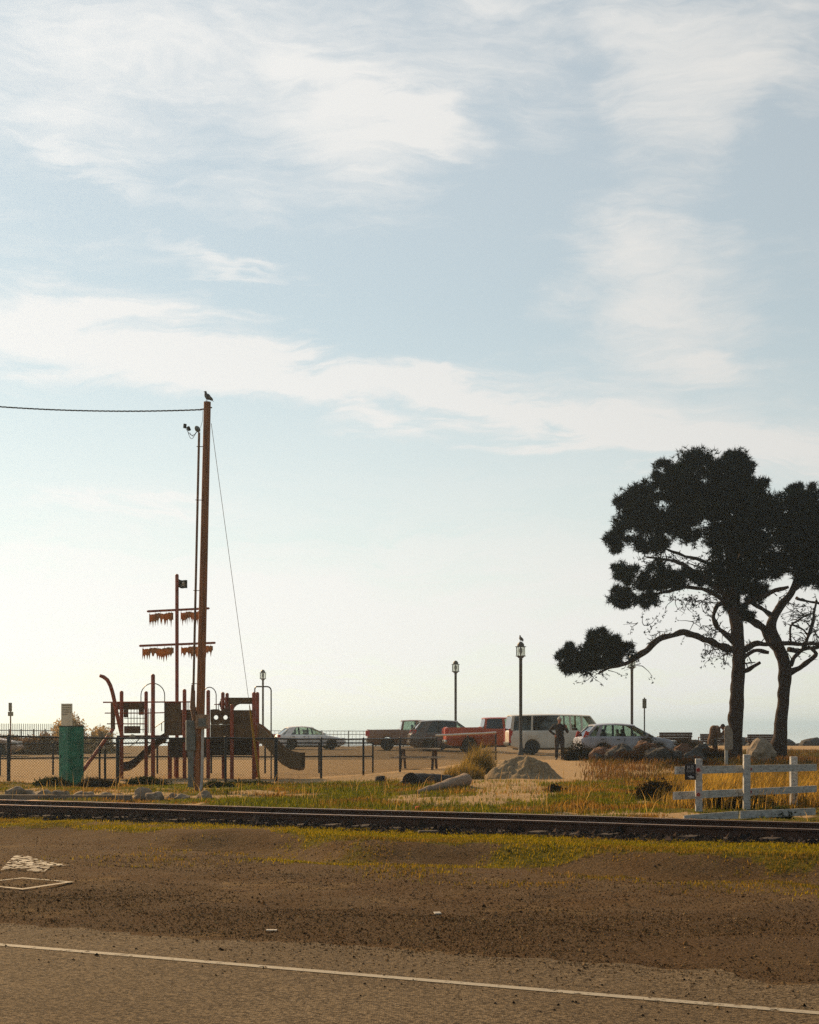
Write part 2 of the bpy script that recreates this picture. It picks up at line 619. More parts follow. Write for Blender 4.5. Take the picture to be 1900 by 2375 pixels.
# ------------------------------------------------------------------ foliage scatter
def tri_mesh(name, verts, cols, m, parent=None, base=None):
    """verts (n,3,3) triangles with one colour each"""
    n = len(verts)
    v = np.asarray(verts, np.float64).reshape(-1, 3)
    if parent is not None:
        v = v - np.array(ORG[parent.name])
    elif base is not None:
        v = v - np.array(base)
    me = bpy.data.meshes.new(name)
    me.vertices.add(3 * n)
    me.vertices.foreach_set('co', v.astype(np.float32).ravel())
    me.loops.add(3 * n)
    me.loops.foreach_set('vertex_index', np.arange(3 * n, dtype=np.int32))
    me.polygons.add(n)
    me.polygons.foreach_set('loop_start', np.arange(0, 3 * n, 3, dtype=np.int32))
    me.update(calc_edges=True)
    at = me.color_attributes.new('col', 'FLOAT_COLOR', 'POINT')
    c = np.ones((n, 3, 4), np.float32)
    c[:, :, :3] = np.asarray(cols, np.float32)[:, None, :]
    at.data.foreach_set('color', c.ravel())
    me.materials.append(M[m])
    o = bpy.data.objects.new(name, me)
    COL.objects.link(o)
    if parent is not None:
        o.parent = parent
        ORG[o.name] = ORG[parent.name]
    elif base is not None:
        o.location = base
        ORG[o.name] = tuple(base)
    return o


def blades(x, y, z, h, wd, lean=.35, wind=(.15, 0)):
    """one bent blade (2 triangles) per point"""
    n = len(x)
    a = rng.uniform(0, 2 * np.pi, n)
    la = rng.uniform(0, 2 * np.pi, n)
    le = rng.normal(0, lean, n) * h
    dx, dy = np.cos(a) * wd / 2, np.sin(a) * wd / 2
    tx, ty = np.cos(la) * le + wind[0] * h, np.sin(la) * le + wind[1] * h
    p = lambda q, ux, uy, uz: np.stack([x + ux, y + uy, z + uz], 1)
    b0 = p(0, -dx, -dy, -.01); b1 = p(0, dx, dy, -.01)
    m0 = p(0, tx * .35 - dx * .7, ty * .35 - dy * .7, h * .6); m1 = p(0, tx * .35 + dx * .7, ty * .35 + dy * .7, h * .6)
    tp = p(0, tx, ty, h)
    t1 = np.stack([b0, b1, m1], 1); t2 = np.stack([b0, m1, m0], 1); t3 = np.stack([m0, m1, tp], 1)
    return np.concatenate([t1, t2, t3])


def pick(pal, n, jit=.25):
    pal = np.array(pal)
    c = pal[rng.integers(0, len(pal), n)]
    return np.clip(c * rng.uniform(1 - jit, 1 + jit, (n, 1)), 0, 1)


def leaf_tris(c, size, up=.0):
    """random leaf triangles around centres c (n,3)"""
    n = len(c)
    d1 = rng.normal(size=(n, 3)); d1[:, 2] += up
    d1 /= np.linalg.norm(d1, axis=1)[:, None]
    d2 = rng.normal(size=(n, 3)); d2 -= (d2 * d1).sum(1)[:, None] * d1
    d2 /= np.linalg.norm(d2, axis=1)[:, None]
    sz = np.asarray(size).reshape(-1, 1) * rng.uniform(.6, 1.3, (n, 1))
    return np.stack([c - d2 * sz * .3, c + d2 * sz * .3, c + d1 * sz], 1)


# ================================================================== THE SETTING
def col_attr(me, name, arr):
    at = me.attributes.new(name, 'FLOAT', 'POINT')
    at.data.foreach_set('value', np.asarray(arr, np.float32).ravel())


def grid_mesh(name, xs, ys, hf):
    X, Y = np.meshgrid(xs, ys)
    Z = hf(X.ravel(), Y.ravel())
    nx, ny = len(xs), len(ys)
    v = np.stack([X.ravel(), Y.ravel(), Z], 1)
    i = np.arange(nx * ny).reshape(ny, nx)
    f = np.stack([i[:-1, :-1], i[:-1, 1:], i[1:, 1:], i[1:, :-1]], -1).reshape(-1, 4)
    me = bpy.data.meshes.new(name)
    me.vertices.add(len(v)); me.vertices.foreach_set('co', v.astype(np.float32).ravel())
    me.loops.add(f.size); me.loops.foreach_set('vertex_index', f.astype(np.int32).ravel())
    me.polygons.add(len(f)); me.polygons.foreach_set('loop_start', np.arange(0, f.size, 4, dtype=np.int32))
    me.update(calc_edges=True)
    me.polygons.foreach_set('use_smooth', [True] * len(f))
    return me, v


def zones(x, y):
    """weights: grass, sand, litter, ballast, track side"""
    s, t = st(x, y)
    n = fbm(x, y, .9, 4, 3.0)
    nb = fbm(x, y, .25, 3, 8.0)
    px = 950 + F * x / np.maximum(y, 1)
    be = bank_edge(t)
    grass = sst(-.1, .2, (s - be) + (n - .5) * 1.4) * (1 - sst(-1.9, -1.4, s))
    right = sst(0, 4, t - 7)
    grass *= .30 + .70 * sst(.32, .48, n * .6 + right * .5 + .12)
    # grass creeping down over the bank, on the right
    g2 = sst(-8.0, -4.0, s) * (1 - sst(-2.6, -1.6, s)) * sst(6, 11, t) * sst(.36, .60, n)
    grass = np.maximum(grass, g2 * .75)
    back = sst(1.3, 1.9, s)
    fen = 1 - sst(43.4, 43.9, y)
    sandpath = sst(.40, .56, n * .60 + nb * .2 + .36 * np.exp(-(((px - 1185) / 120) ** 2)) * sst(30, 36, y))
    gb = back * fen * (1 - sandpath)
    # grass continues right behind the white fence and round the trees
    rg = sst(7.5, 10.0, x - (y - 40) * .02) * back * (1 - sst(70, 80, y)) * .9
    rg = np.maximum(rg, sst(13, 15, x) * sst(60, 70, y) * (1 - sst(80, 88, y)) * .7)
    grass = np.maximum(grass, np.maximum(gb, rg))
    sand = back * (1 - grass) * (1 - sst(70, 76, y) * .35)
    litter = sst(-12.1, -11.7, s + (n - .5) * .9) * (1 - sst(-11.0, -8.6 + 2.5 * 0, s + (nb - .5) * 2.0 - .25 * np.clip(t - 9, 0, 9)))
    litter *= .55 + .45 * n
    ballast = sst(-2.2, -1.6, s + (n - .5) * .5) * (1 - sst(1.4, 1.9, s + (n - .5) * .5))
    return grass, sand, litter, ballast, s


def build_ground():
    ys = np.concatenate([[-400, -150, -60, -20, 0], np.geomspace(5, 165, 330), [220, 400]])
    u = np.linspace(-1, 1, 301)
    xs = np.sinh(u * 5.0) / np.sinh(5.0) * 240
    xs = np.concatenate([[-3000, -700], xs, [700, 3000]])
    me, v = grid_mesh('ground', xs, ys, HA)
    gr, sa, li, ba, s = zones(v[:, 0], v[:, 1])
    for k, a in (('grass', gr), ('sand', sa), ('litter', li), ('ballast', ba), ('lot', sst(71, 76, v[:, 1]) * (1 - sst(124, 127, v[:, 1])) * (1 - sst(12, 14, v[:, 0])))):
        col_attr(me, k, a)
    m = bpy.data.materials.new('ground soil')
    m.use_nodes = True
    t = NT(m.node_tree)
    b = m.node_tree.nodes['Principled BSDF']
    geo = t.n('ShaderNodeNewGeometry')
    p = geo.outputs['Position']
    at = lambda k: t.n('ShaderNodeAttribute', attribute_name=k).outputs['Fac']
    n1 = t.noise(p, 1.3, 8, .65); n2 = t.noise(p, 9, 8, .7); n3 = t.noise(p, 55, 5, .7); n4 = t.noise(p, .33, 5, .6)
    sharp = lambda a, k=.5: t.ramp(t.m('ADD', a, t.m('MULTIPLY_ADD', n2, k, -k / 2)), .38, .62)
    grit = t.ramp(n3, .32, .68)
    gravel = t.mix(grit, (.036, .023, .012), (.190, .124, .064))
    gravel = t.mix(t.ramp(n1, .35, .7), gravel, t.mix(grit, (.042, .023, .010), (.155, .089, .037)))
    gravel = t.mix(t.ramp(n4, .5, .72, 0, .35), gravel, (.150, .100, .050))
    pat = t.noise(p, .8, 8, .7, .6)
    gravel = t.mix(t.ramp(pat, .54, .68, 0, .75), gravel, t.mix(grit, (.10, .064, .027), (.30, .195, .085)))
    gravel = t.mix(t.ramp(t.noise(p, 1.7, 8, .7, .4), .56, .70, 0, .65), gravel, t.mix(grit, (.014, .009, .005), (.075, .046, .022)))
    grassc = t.mix(t.ramp(n2, .3, .7), (.055, .055, .007), (.165, .125, .013))
    grassc = t.mix(t.ramp(n1, .45, .65, 0, .7), grassc, t.mix(grit, (.075, .048, .015), (.15, .095, .030)))
    sandc = t.mix(grit, (.26, .172, .084), (.52, .355, .185))
    litc = t.mix(grit, (.014, .009, .005), (.105, .060, .027))
    balc = t.mix(grit, (.016, .012, .011), (.075, .055, .045))
    lotc = t.mix(grit, (.17, .120, .066), (.29, .205, .115))
    c = gravel
    c = t.mix(sharp(at('sand')), c, sandc)
    c = t.mix(sharp(at('lot')), c, lotc)
    c = t.mix(t.m('MULTIPLY', sharp(at('litter'), 1.2), .42), c, litc)
    c = t.mix(sharp(at('grass'), .8), c, grassc)
    c = t.mix(sharp(at('ballast'), .6), c, balc)
    t.put(b.inputs['Base Color'], c)
    b.inputs['Roughness'].default_value = .95
    b.inputs['Specular IOR Level'].default_value = .05
    bp = t.n('ShaderNodeBump'); bp.inputs['Strength'].default_value = 1.0; bp.inputs['Distance'].default_value = .03
    t.put(bp.inputs['Height'], t.m('MULTIPLY_ADD', n3, .45, n2))
    t.put(b.inputs['Normal'], bp.outputs[0])
    me.materials.append(m)
    o = bpy.data.objects.new('ground', me)
    COL.objects.link(o)
    tag(o, kind='structure')


build_ground()


def strip(name, s0f, s1f, t0, t1, dt, dz, m, ns=2):
    """sheet laid along the railway direction between s0f(t) and s1f(t)"""
    ts = np.arange(t0, t1 + dt, dt)
    vs = []; fs = []
    for i, tt in enumerate(ts):
        for k in range(ns):
            s_ = s0f(tt) + (s1f(tt) - s0f(tt)) * k / (ns - 1)
            q = TA + TD * float(tt) + TN * float(s_)
            vs.append((q.x, q.y, -0.12 + dz))
    for i in range(len(ts) - 1):
        for k in range(ns - 1):
            a = i * ns + k
            fs.append((a, a + 1, a + ns + 1, a + ns))
    me = bpy.data.meshes.new(name)
    me.from_pydata(vs, [], fs)
    me.materials.append(m)
    o = bpy.data.objects.new(name, me)
    COL.objects.link(o)
    return o


def asphalt():
    m = bpy.data.materials.new('worn asphalt')
    m.use_nodes = True
    t = NT(m.node_tree)
    b = m.node_tree.nodes['Principled BSDF']
    p = t.n('ShaderNodeNewGeometry').outputs['Position']
    n1 = t.noise(p, .6, 6, .6); n2 = t.noise(p, 4, 7, .65)
    vor = t.n('ShaderNodeTexVoronoi'); t.put(vor.inputs['Vector'], p); vor.inputs['Scale'].default_value = 75
    sp = t.n('ShaderNodeSeparateColor'); t.put(sp.inputs[0], vor.outputs['Color'])
    agg = t.ramp(sp.outputs[0], .15, .95)
    c = t.mix(agg, (.042, .029, .015), (.225, .166, .098))
    c = t.mix(t.ramp(n1, .35, .65, 0, .55), c, t.mix(agg, (.046, .032, .017), (.155, .108, .058)))
    c = t.mix(t.ramp(n2, .52, .75, 0, .5), c, (.072, .050, .026))
    # dark tar spots
    v2 = t.n('ShaderNodeTexVoronoi'); t.put(v2.inputs['Vector'], p); v2.inputs['Scale'].default_value = 3.2
    c = t.mix(t.ramp(v2.outputs['Distance'], .03, .06, .8, 0), c, (.012, .010, .009))
    t.put(b.inputs['Base Color'], c)
    b.inputs['Roughness'].default_value = .85
    b.inputs['Specular IOR Level'].default_value = .06
    bp = t.n('ShaderNodeBump'); bp.inputs['Strength'].default_value = .7; bp.inputs['Distance'].default_value = .008
    t.put(bp.inputs['Height'], t.m('ADD', vor.outputs['Distance'], n2))
    t.put(b.inputs['Normal'], bp.outputs[0])
    return m


M['asphalt'] = asphalt()


def worn_paint(name, keep=.5, col=(.80, .76, .66), scale=14):
    m = bpy.data.materials.new(name)
    m.use_nodes = True
    t = NT(m.node_tree)
    nd = m.node_tree.nodes
    b = nd['Principled BSDF']
    p = t.n('ShaderNodeNewGeometry').outputs['Position']
    n1 = t.noise(p, scale, 7, .7); n2 = t.noise(p, 60, 4, .7)
    t.put(b.inputs['Base Color'], t.mix(t.ramp(n2, .3, .7), tuple(q * .75 for q in col), col))
    b.inputs['Roughness'].default_value = .7
    tr = t.n('ShaderNodeBsdfTransparent')
    mx = t.n('ShaderNodeMixShader')
    t.put(mx.inputs[0], t.ramp(n1, keep - .04, keep + .04, 1, 0))
    t.put(mx.inputs[1], tr.outputs[0]); t.put(mx.inputs[2], b.outputs[0])
    t.put(nd['Material Output'].inputs[0], mx.outputs[0])
    return m


def cracked_paint(name, col):
    m = worn_paint(name, .55, col, 7)
    t = NT(m.node_tree)
    nd = m.node_tree.nodes
    mx = [q for q in nd if q.type == 'MIX_SHADER'][0]
    old = mx.inputs[0].links[0].from_socket
    p = t.n('ShaderNodeNewGeometry').outputs['Position']
    vo = t.n('ShaderNodeTexVoronoi', feature='DISTANCE_TO_EDGE'); t.put(vo.inputs['Vector'], p); vo.inputs['Scale'].default_value = 6.5
    t.put(mx.inputs[0], t.m('MULTIPLY', old, t.ramp(t.m('ADD', vo.outputs[0], t.m('MULTIPLY_ADD', t.noise(p, 20, 4), .16, -.08)), .07, .13)))
    return m


def edge(tt):
    return -11.95 + .14 * math.sin(tt * .9) + .08 * math.sin(tt * 2.7 + 1) + .22 * (noise.noise((tt * 2.2, 3, 0))) + .12 * noise.noise((tt * 7.5, 8, 0)) + (.45 if tt < 6 else .45 * max(0, (9 - tt) / 3))


road = strip('road', lambda q: -21.5, edge, -60, 70, .06, .006, M['asphalt'], 6)
tag(road, kind='structure')
line = strip('road_edge_line', lambda q: -13.12, lambda q: -13.02, -120, 120, .5, .010, worn_paint('worn white line', .60, (.36, .31, .22), 12), 2)
tag(line, kind='structure')


def flat_poly(name, pts, z, m):
    me = bpy.data.meshes.new(name)
    me.from_pydata([(p.x, p.y, z) for p in pts], [], [tuple(range(len(pts)))])
    me.materials.append(m)
    o = bpy.data.objects.new(name, me)
    COL.objects.link(o)
    return tag(o, kind='structure')


zg = -.105
tri_px = [(2, 2018), (18, 2000), (35, 1984), (60, 1984), (95, 1996), (130, 2003), (172, 2006), (118, 2010), (104, 2022), (70, 2022), (45, 2014)]
flat_poly('worn_pavement_arrow', [G(px, py, zg) for px, py in tri_px], zg + .004, cracked_paint('cracked arrow paint', (.55, .48, .36)))


def diamond():
    out = [G(px, py, zg) for px, py in ((-75, 2050), (52, 2036), (172, 2046), (52, 2064))]
    c = sum(out, Vector()) / 4
    inn = [c + (p - c) * .84 for p in out]
    me = bpy.data.meshes.new('painted_pavement_diamond')
    vs = [(p.x, p.y, zg + .004) for p in out + inn]
    me.from_pydata(vs, [], [(i, (i + 1) % 4, 4 + (i + 1) % 4, 4 + i) for i in range(4)])
    me.materials.append(worn_paint('worn diamond paint', .62, (.42, .35, .24), 9))
    o = bpy.data.objects.new('painted_pavement_diamond', me)
    COL.objects.link(o)
    tag(o, kind='structure')


diamond()


def sea():
    me = bpy.data.meshes.new('sea')
    me.from_pydata([(-5000, 120, -3.2), (5000, 120, -3.2), (5000, 6000, -3.2), (-5000, 6000, -3.2)], [], [(0, 1, 2, 3)])
    m = bpy.data.materials.new('sea water')
    m.use_nodes = True
    t = NT(m.node_tree)
    b = m.node_tree.nodes['Principled BSDF']
    b.inputs['Base Color'].default_value = (.20, .24, .24, 1)
    b.inputs['Roughness'].default_value = .06
    b.inputs['IOR'].default_value = 1.33
    p = t.n('ShaderNodeNewGeometry').outputs['Position']
    bp = t.n('ShaderNodeBump'); bp.inputs['Strength'].default_value = .04; bp.inputs['Distance'].default_value = .3
    t.put(bp.inputs['Height'], t.noise(p, .12, 6, .6))
    t.put(b.inputs['Normal'], bp.outputs[0])
    me.materials.append(m)
    o = bpy.data.objects.new('sea', me)
    COL.objects.link(o)
    tag(o, kind='structure')


sea()


# ------------------------------------------------------------------ railway
def railway():
    z0 = .0
    root = thing('railway_track', 'rusty single railway track on dark ballast crossing the whole view', 'railway track', tuple(TA + TD * 8))
    # rail section
    prof = [(-.065, 0), (.065, 0), (.065, .012), (.012, .03), (.012, .105), (.035, .118), (.035, .146), (.028, .15), (-.028, .15), (-.035, .146), (-.035, .118), (-.012, .105), (-.012, .03), (-.065, .012)]
    for off in (-.745, .745):
        mb = MB()
        ts = np.arange(-45, 61, 2.0)
        vs = []; fs = []
        n = len(prof)
        for tt in ts:
            c = TA + TD * float(tt) + TN * off
            for a, h in prof:
                q = c + TN * a
                vs.append((q.x, q.y, z0 + h + .004 * math.sin(tt * .8)))
        for i in range(len(ts) - 1):
            for k in range(n):
                fs.append((i * n + k, i * n + (k + 1) % n, (i + 1) * n + (k + 1) % n, (i + 1) * n + k))
        mb.add(vs, fs)
        mb.mi = [1 if (i % n) in (6, 7, 8) else 0 for i in range(len(fs))]
        mb.build('rail', ['rail', 'railtop'], root)
    src = None
    for i in range(120):
        tt = -12 + i * .56 + rnd.uniform(-.04, .04)
        if tt > 36: break
        c = TA + TD * tt + TN * rnd.uniform(-.05, .05)
        if src is None:
            mb = MB(); mb.cbox((0, 0, 0), (2.55, .21, .14), bev=.012)
            src = mb.build('sleeper', 'sleeper', root, local=True)
            o = src
        else:
            o = link_copy(src, root)
        o.location = (c.x - ORG[root.name][0], c.y - ORG[root.name][1], -.048 + rnd.uniform(-.012, .012) )
        o.rotation_euler = (rnd.uniform(-.02, .02), rnd.uniform(-.008, .008), math.atan2(TN.y, TN.x) + rnd.uniform(-.03, .03))
    return root


railway()


def timber_edge():
    a = on(-40, 1853); b = on(305, 1857)
    mb = MB()
    d = (b - a); ang = math.atan2(d.y, d.x)
    c = (a + b) / 2
    mb.cbox((c.x, c.y, c.z + .03), (d.length, .16, .14), rz=ang, bev=.012)
    o = mb.build('edging_timber', 'timber', smooth=False)
    tag(o, 'long grey edging timber lying between the rails and the row of rounded stones', 'timber')


timber_edge()


def rock_mesh(mb, c, r, seed, rough=.35, sub=3):
    bm = bmesh.new()
    bmesh.ops.create_icosphere(bm, subdivisions=sub, radius=1)
    for v in bm.verts:
        n = noise.noise(v.co * 1.1 + Vector((seed, seed * 2, 0))) * rough + noise.noise(v.co * 2.9 + Vector((seed, 0, seed))) * rough * .35
        q = v.co * (1 + n)
        v.co = Vector((q.x * r[0], q.y * r[1], q.z * r[2]))
    bm.verts.index_update()
    mb.add([Vector(c) + v.co for v in bm.verts], [[v.index for v in f.verts] for f in bm.faces])
    bm.free()


def rocks():
    xs = [(32, 'far-left edge of'), (60, ''), (92, ''), (122, ''), (165, ''), (193, ''), (238, ''), (268, ''), (316, ''), (342, ''), (383, ''), (418, ''), (466, '')]
    for i, (px, _) in enumerate(xs):
        py = 1846 + px * .020
        p = on(px, py + 2)
        w = rnd.uniform(.11, .22)
        mb = MB()
        rock_mesh(mb, (p.x + rnd.uniform(-.08, .08), p.y + .55 + rnd.uniform(-.1, .15), p.z + .01), (w, w * .8, w * rnd.uniform(.55, .9)), i * 3.1 + 1, .5)
        o = mb.build('rounded_stone', 'rock', smooth=True)
        k = ['first', 'second', 'third', 'fourth', 'fifth', 'sixth', 'seventh', 'eighth', 'ninth', 'tenth', 'eleventh', 'twelfth', 'thirteenth'][i]
        tag(o, f'rounded grey stone beside the track, {k} from the left in its row', 'stone', 'row of rounded stones along the track')
    # riprap along the shore on the right and under the benches
    i = 0
    for px in range(1560, 1960, 17):
        d = rnd.uniform(112, 122)
        p = atd(px + rnd.uniform(-5, 5), d)
        w = rnd.uniform(.35, .75)
        mb = MB()
        rock_mesh(mb, (p.x, p.y, p.z + w * .25), (w, w * .8, w * rnd.uniform(.55, .8)), 50 + i * 2.3, .45, 2)
        o = mb.build('shore_rock', 'darkrock')
        tag(o, 'dark rough rock in the low bank along the shoreline behind the benches', 'rock', 'shoreline rocks')
        i += 1
    place = ['under the rear wheel of the blue-grey car', 'below the rear door of the blue-grey car', 'below the middle of the blue-grey car', 'below the front door of the blue-grey car', 'at the foot of the thin sign pole', 'below the front wheel of the blue-grey car', 'below the nose of the blue-grey car', 'below the left bench, left half', 'below the left bench, right half', 'left of the stooping person']
    for i, pl in enumerate(place):
        px = 1395 + i * 26 + rnd.uniform(-6, 6)
        p = atd(px, 60.5 + rnd.uniform(-2.0, 3.5))
        w = rnd.uniform(.38, .62)
        mb = MB()
        rock_mesh(mb, (p.x, p.y, p.z + w * .45), (w, w * .8, w * rnd.uniform(.6, .9)), 120 + i * 1.7, .6, 3)
        o = mb.build('rubble_rock', ['darkrock', 'rubble', 'darkrock'][i % 3])
        tag(o, 'rough rubble rock lying ' + pl, 'rock', 'rubble rocks in the scrub')
    mb = MB()
    p = on(1766, 1768)
    rock_mesh(mb, (p.x, p.y, p.z + .22), (.52, .5, .52), 12.7, .5, 3)
    o = mb.build('boulder', 'tanrock')
    tag(o, 'pointed tan boulder standing between the two pine trunks', 'boulder')


rocks()


# ------------------------------------------------------------------ chain-link fence
def wires(mb, a, b, h0, h1, step=.075, r=.0034):
    """diamond mesh between two posts: straight diagonal wires both ways"""
    d = Vector((b.x - a.x, b.y - a.y, 0)); L = d.length; d.normalize()
    za = lambda u: a.z + (b.z - a.z) * u / L
    hh = h1 - h0
    nrm = Vector((-d.y, d.x, 0)) * r
    for sgn in (1, -1):
        k = -hh
        while k < L:
            u0, u1 = (k, k + hh)
            v0, v1 = (0., 1.)
            if u0 < 0: v0 = -u0 / hh; u0 = 0.
            if u1 > L: v1 = 1 - (u1 - L) / hh; u1 = L
            k += step
            if u1 - u0 < .02: continue
            if sgn < 0:
                v0, v1 = 1 - v0, 1 - v1
            p = Vector((a.x, a.y, 0)) + d * u0 + Vector((0, 0, za(u0) + h0 + v0 * hh))
            q = Vector((a.x, a.y, 0)) + d * u1 + Vector((0, 0, za(u1) + h0 + v1 * hh))
            dirv = (q - p).normalized()
            sd = dirv.cross(nrm.normalized()) * r
            ring = [nrm, -nrm * .5 + sd * .87, -nrm * .5 - sd * .87]
            mb.add([p + w for w in ring] + [q + w for w in ring], [(0, 1, 4, 3), (1, 2, 5, 4), (2, 0, 3, 5)])


def chain_fence():
    pts = [(-245, 43.8, 1.19), (20, 43.8, 1.22), (273, 43.8, 1.2), (523, 43.9, 1.18), (640, 44.6, 1.16), (745, 47.4, 1.14), (843, 50.4, 1.12), (928, 53.8, 1.1), (1012, 58.0, 1.08), (1085, 61.2, 1.0), (1150, 64.0, .98)]
    ps = []
    for px, d, h in pts:
        p = atd(px, d)
        ps.append((p, h))
    root = thing('chain_link_fence', 'black chain link fence running in front of the playground and turning away right', 'fence', tuple(ps[4][0]))
    for i, (p, h) in enumerate(ps):
        mb = MB()
        r = .05 if i in (1, 2, 4) else .034
        mb.post(p - Vector((0, 0, .1)), p + Vector((0, 0, h + .05)), r, 12)
        mb.build('post', 'black', root, smooth=True)
    for i in range(len(ps) - 1):
        a, ha = ps[i]; b, hb = ps[i + 1]
        mb = MB()
        last = i >= len(ps) - 3
        za = .10 if last else 0
        mb.tube([a + Vector((0, 0, ha + za)), (a + b) / 2 + Vector((0, 0, (ha + hb) / 2 + za - .01)), b + Vector((0, 0, hb + za))], .035 if last else .025, 8)
        o = mb.build('top_rail', 'galv' if last else 'black', root, smooth=True)
        if last: tag(o, 'pale top rail')
        mb = MB()
        wires(mb, a, b, .04, min(ha, hb))
        mb.build('chain_mesh', 'mesh', root)


chain_fence()


def two_rail_fence():
    d = 50.5
    pxs = [-120, 0, 123, 243, 365, 490, 615, 740, 865]
    root = thing('pipe_rail_fence', 'low black two-rail pipe fence behind the playground', 'fence', tuple(atd(243, d)))
    pts = []
    for px in pxs:
        p = atd(px, d + (px - 123) * .004)
        pts.append(p)
        mb = MB(); mb.post(p - Vector((0, 0, .1)), p + Vector((0, 0, 1.0)), .03, 10)
        mb.build('post', 'black', root, smooth=True)
    for i in range(len(pts) - 1):
        for h in (.97, .53):
            mb = MB(); mb.tube([pts[i] + Vector((0, 0, h)), pts[i + 1] + Vector((0, 0, h))], .024, 8)
            mb.build('rail', 'black', root, smooth=True)


two_rail_fence()


# ------------------------------------------------------------------ utility pole and its fittings
def utility_pole():
    d = 38.0
    b = on(460, 1836)
    d = b.y
    Pp = lambda px, py, dd=0: P(px, py, d + dd)
    top = Pp(481, 932)
    root = thing('utility_pole', 'tall leaning brown timber utility pole with conduit and meter boxes', 'utility pole', tuple(b))
    axis = lambda py: 461 + (1836 - py) * (20 / 904)
    mb = MB()
    pts = []; rr = []
    for py in np.linspace(1860, 932, 24):
        pts.append(Pp(axis(py), py)); rr.append((10.4 - (1836 - py) / 904 * 2.2) / F * d)
    mb.tube(pts, rr, 16)
    mb.build('pole', 'pole', root, smooth=True)
    ct = -.02
    mb = MB()
    cpts = [Pp(axis(py) - 17.5 + (3.0 if py > 1600 else 0), py, -.05) for py in np.linspace(1665, 1003, 10)]
    mb.tube(cpts, .027, 10)
    mb.build('conduit', 'conduit', root, smooth=True)
    mb = MB()
    mb.tube([Pp(461, 1720, -.05), Pp(447, 1640, -.05), Pp(447, 1588, -.05)], [.05, .065, .03], 8)
    mb.build('conduit_sleeve', 'conduit', root, smooth=True)
    for py in (1036, 1160, 1370, 1586):
        mb = MB()
        c = Pp(axis(py) - 17.5, py, -.05)
        mb.tube([c + Vector((-.05, 0, .005)), Pp(axis(py), py, -.05) + Vector((-.03, 0, 0))], .009, 6)
        mb.build('strap', 'conduit', root)
    # weatherhead
    mb = MB()
    w = Pp(461, 999, -.05)
    mb.lathe([(.03, -.05), (.05, -.02), (.062, .02), (.05, .07), (.02, .10)], w + Vector((-.015, 0, .02)), 12, Matrix.Rotation(R(-35), 4, 'Y'))
    mb.build('weatherhead', 'grey_box', root, smooth=True)
    for k, (x1, y1, dip) in enumerate(((429, 989, 14), (440, 1003, 9), (433, 992, 20))):
        mb = MB()
        a = Pp(458 - k * 2, 1001 + k, -.06); e = Pp(x1, y1, -.06 - .03 * k)
        pts = []
        for i in range(9):
            u = i / 8
            q = a.lerp(e, u); q.z -= math.sin(math.pi * u) * dip / F * d
            pts.append(q)
        mb.tube(pts, .006, 6)
        mb.build('drip_loop', 'wire', root, smooth=True)
    for (px, py, rot) in ((429, 988, 5), (438, 994, -25)):
        mb = MB(); mb.cbox(Pp(px, py, -.07), (.07, .06, .10), ry=R(rot), bev=.012)
        mb.build('splice_connector', 'wire', root)
    mb = MB()
    mb.tube([Pp(471, 948, -.02), Pp(470, 975, -.04), Pp(465, 992, -.05)], .005, 6)
    mb.build('drop_wire', 'wire', root)
    mb = MB(); mb.tube([Pp(464, 950), Pp(492, 945)], .016, 8); mb.build('eye_bolt', 'conduit', root)
    # boxes
    mb = MB(); mb.cbox(Pp(442, 1706, -.02), (.21, .2, .68), rz=R(12), bev=.012)
    o = mb.build('meter_cabinet', 'grey_box', root)
    mb = MB(); mb.cbox(Pp(443, 1782, -.02), (.13, .12, .86), bev=.01); mb.build('cabinet_leg', 'grey_box', root)
    mb = MB(); mb.cbox(Pp(469, 1674, -.15), (.28, .14, .32), bev=.012)
    o = mb.build('switch_box', 'tan_box', root)
    mb = MB(); mb.cbox(Pp(469, 1676, -.225), (.17, .02, .18), bev=.006); mb.build('box_door', 'grey_box', o)
    mb = MB()
    mb.tube([Pp(470, 1688, -.15), Pp(469.5, 1750, -.15), Pp(468, 1815, -.15), Pp(466, 1828, -.15), Pp(461, 1842, -.15)], .031, 12)
    mb.build('riser_pipe', 'white_pvc', root, smooth=True)
    # guy wire
    a = Pp(490, 982); e2 = on(604, 1822)
    g = thing('guy_wire', 'thin steel guy wire slanting down from the utility pole with a yellow lower guard', 'guy wire', tuple(e2))
    brk = a.lerp(e2, .755)
    mb = MB(); mb.tube([a, brk], .006, 6); mb.build('strand', 'steel', g)
    mb = MB(); mb.tube([brk, a.lerp(e2, .8), e2 - Vector((0, 0, .05))], [.012, .026, .03], 8); mb.build('guard', 'guard', g, smooth=True)
    # service cable: twisted triplex running out of the left of the picture
    a = Pp(468, 950); e3 = P(-420, 890, d + 2)
    mb = MB()
    N = 260
    for k in range(3):
        pts = []
        for i in range(N + 1):
            u = i / N
            q = a.lerp(e3, u)
            q.z -= .25 * 4 * u * (1 - u)
            an = u * 150 + k * 2.094
            q = q + Vector((0, math.cos(an), math.sin(an))) * .011
            pts.append(q)
        mb.tube(pts, .0075, 5)
    o = mb.build('service_cable', 'wire', base=tuple(e3))
    tag(o, 'dark twisted service cable running from the pole top out of view on the left', 'cable')


utility_pole()


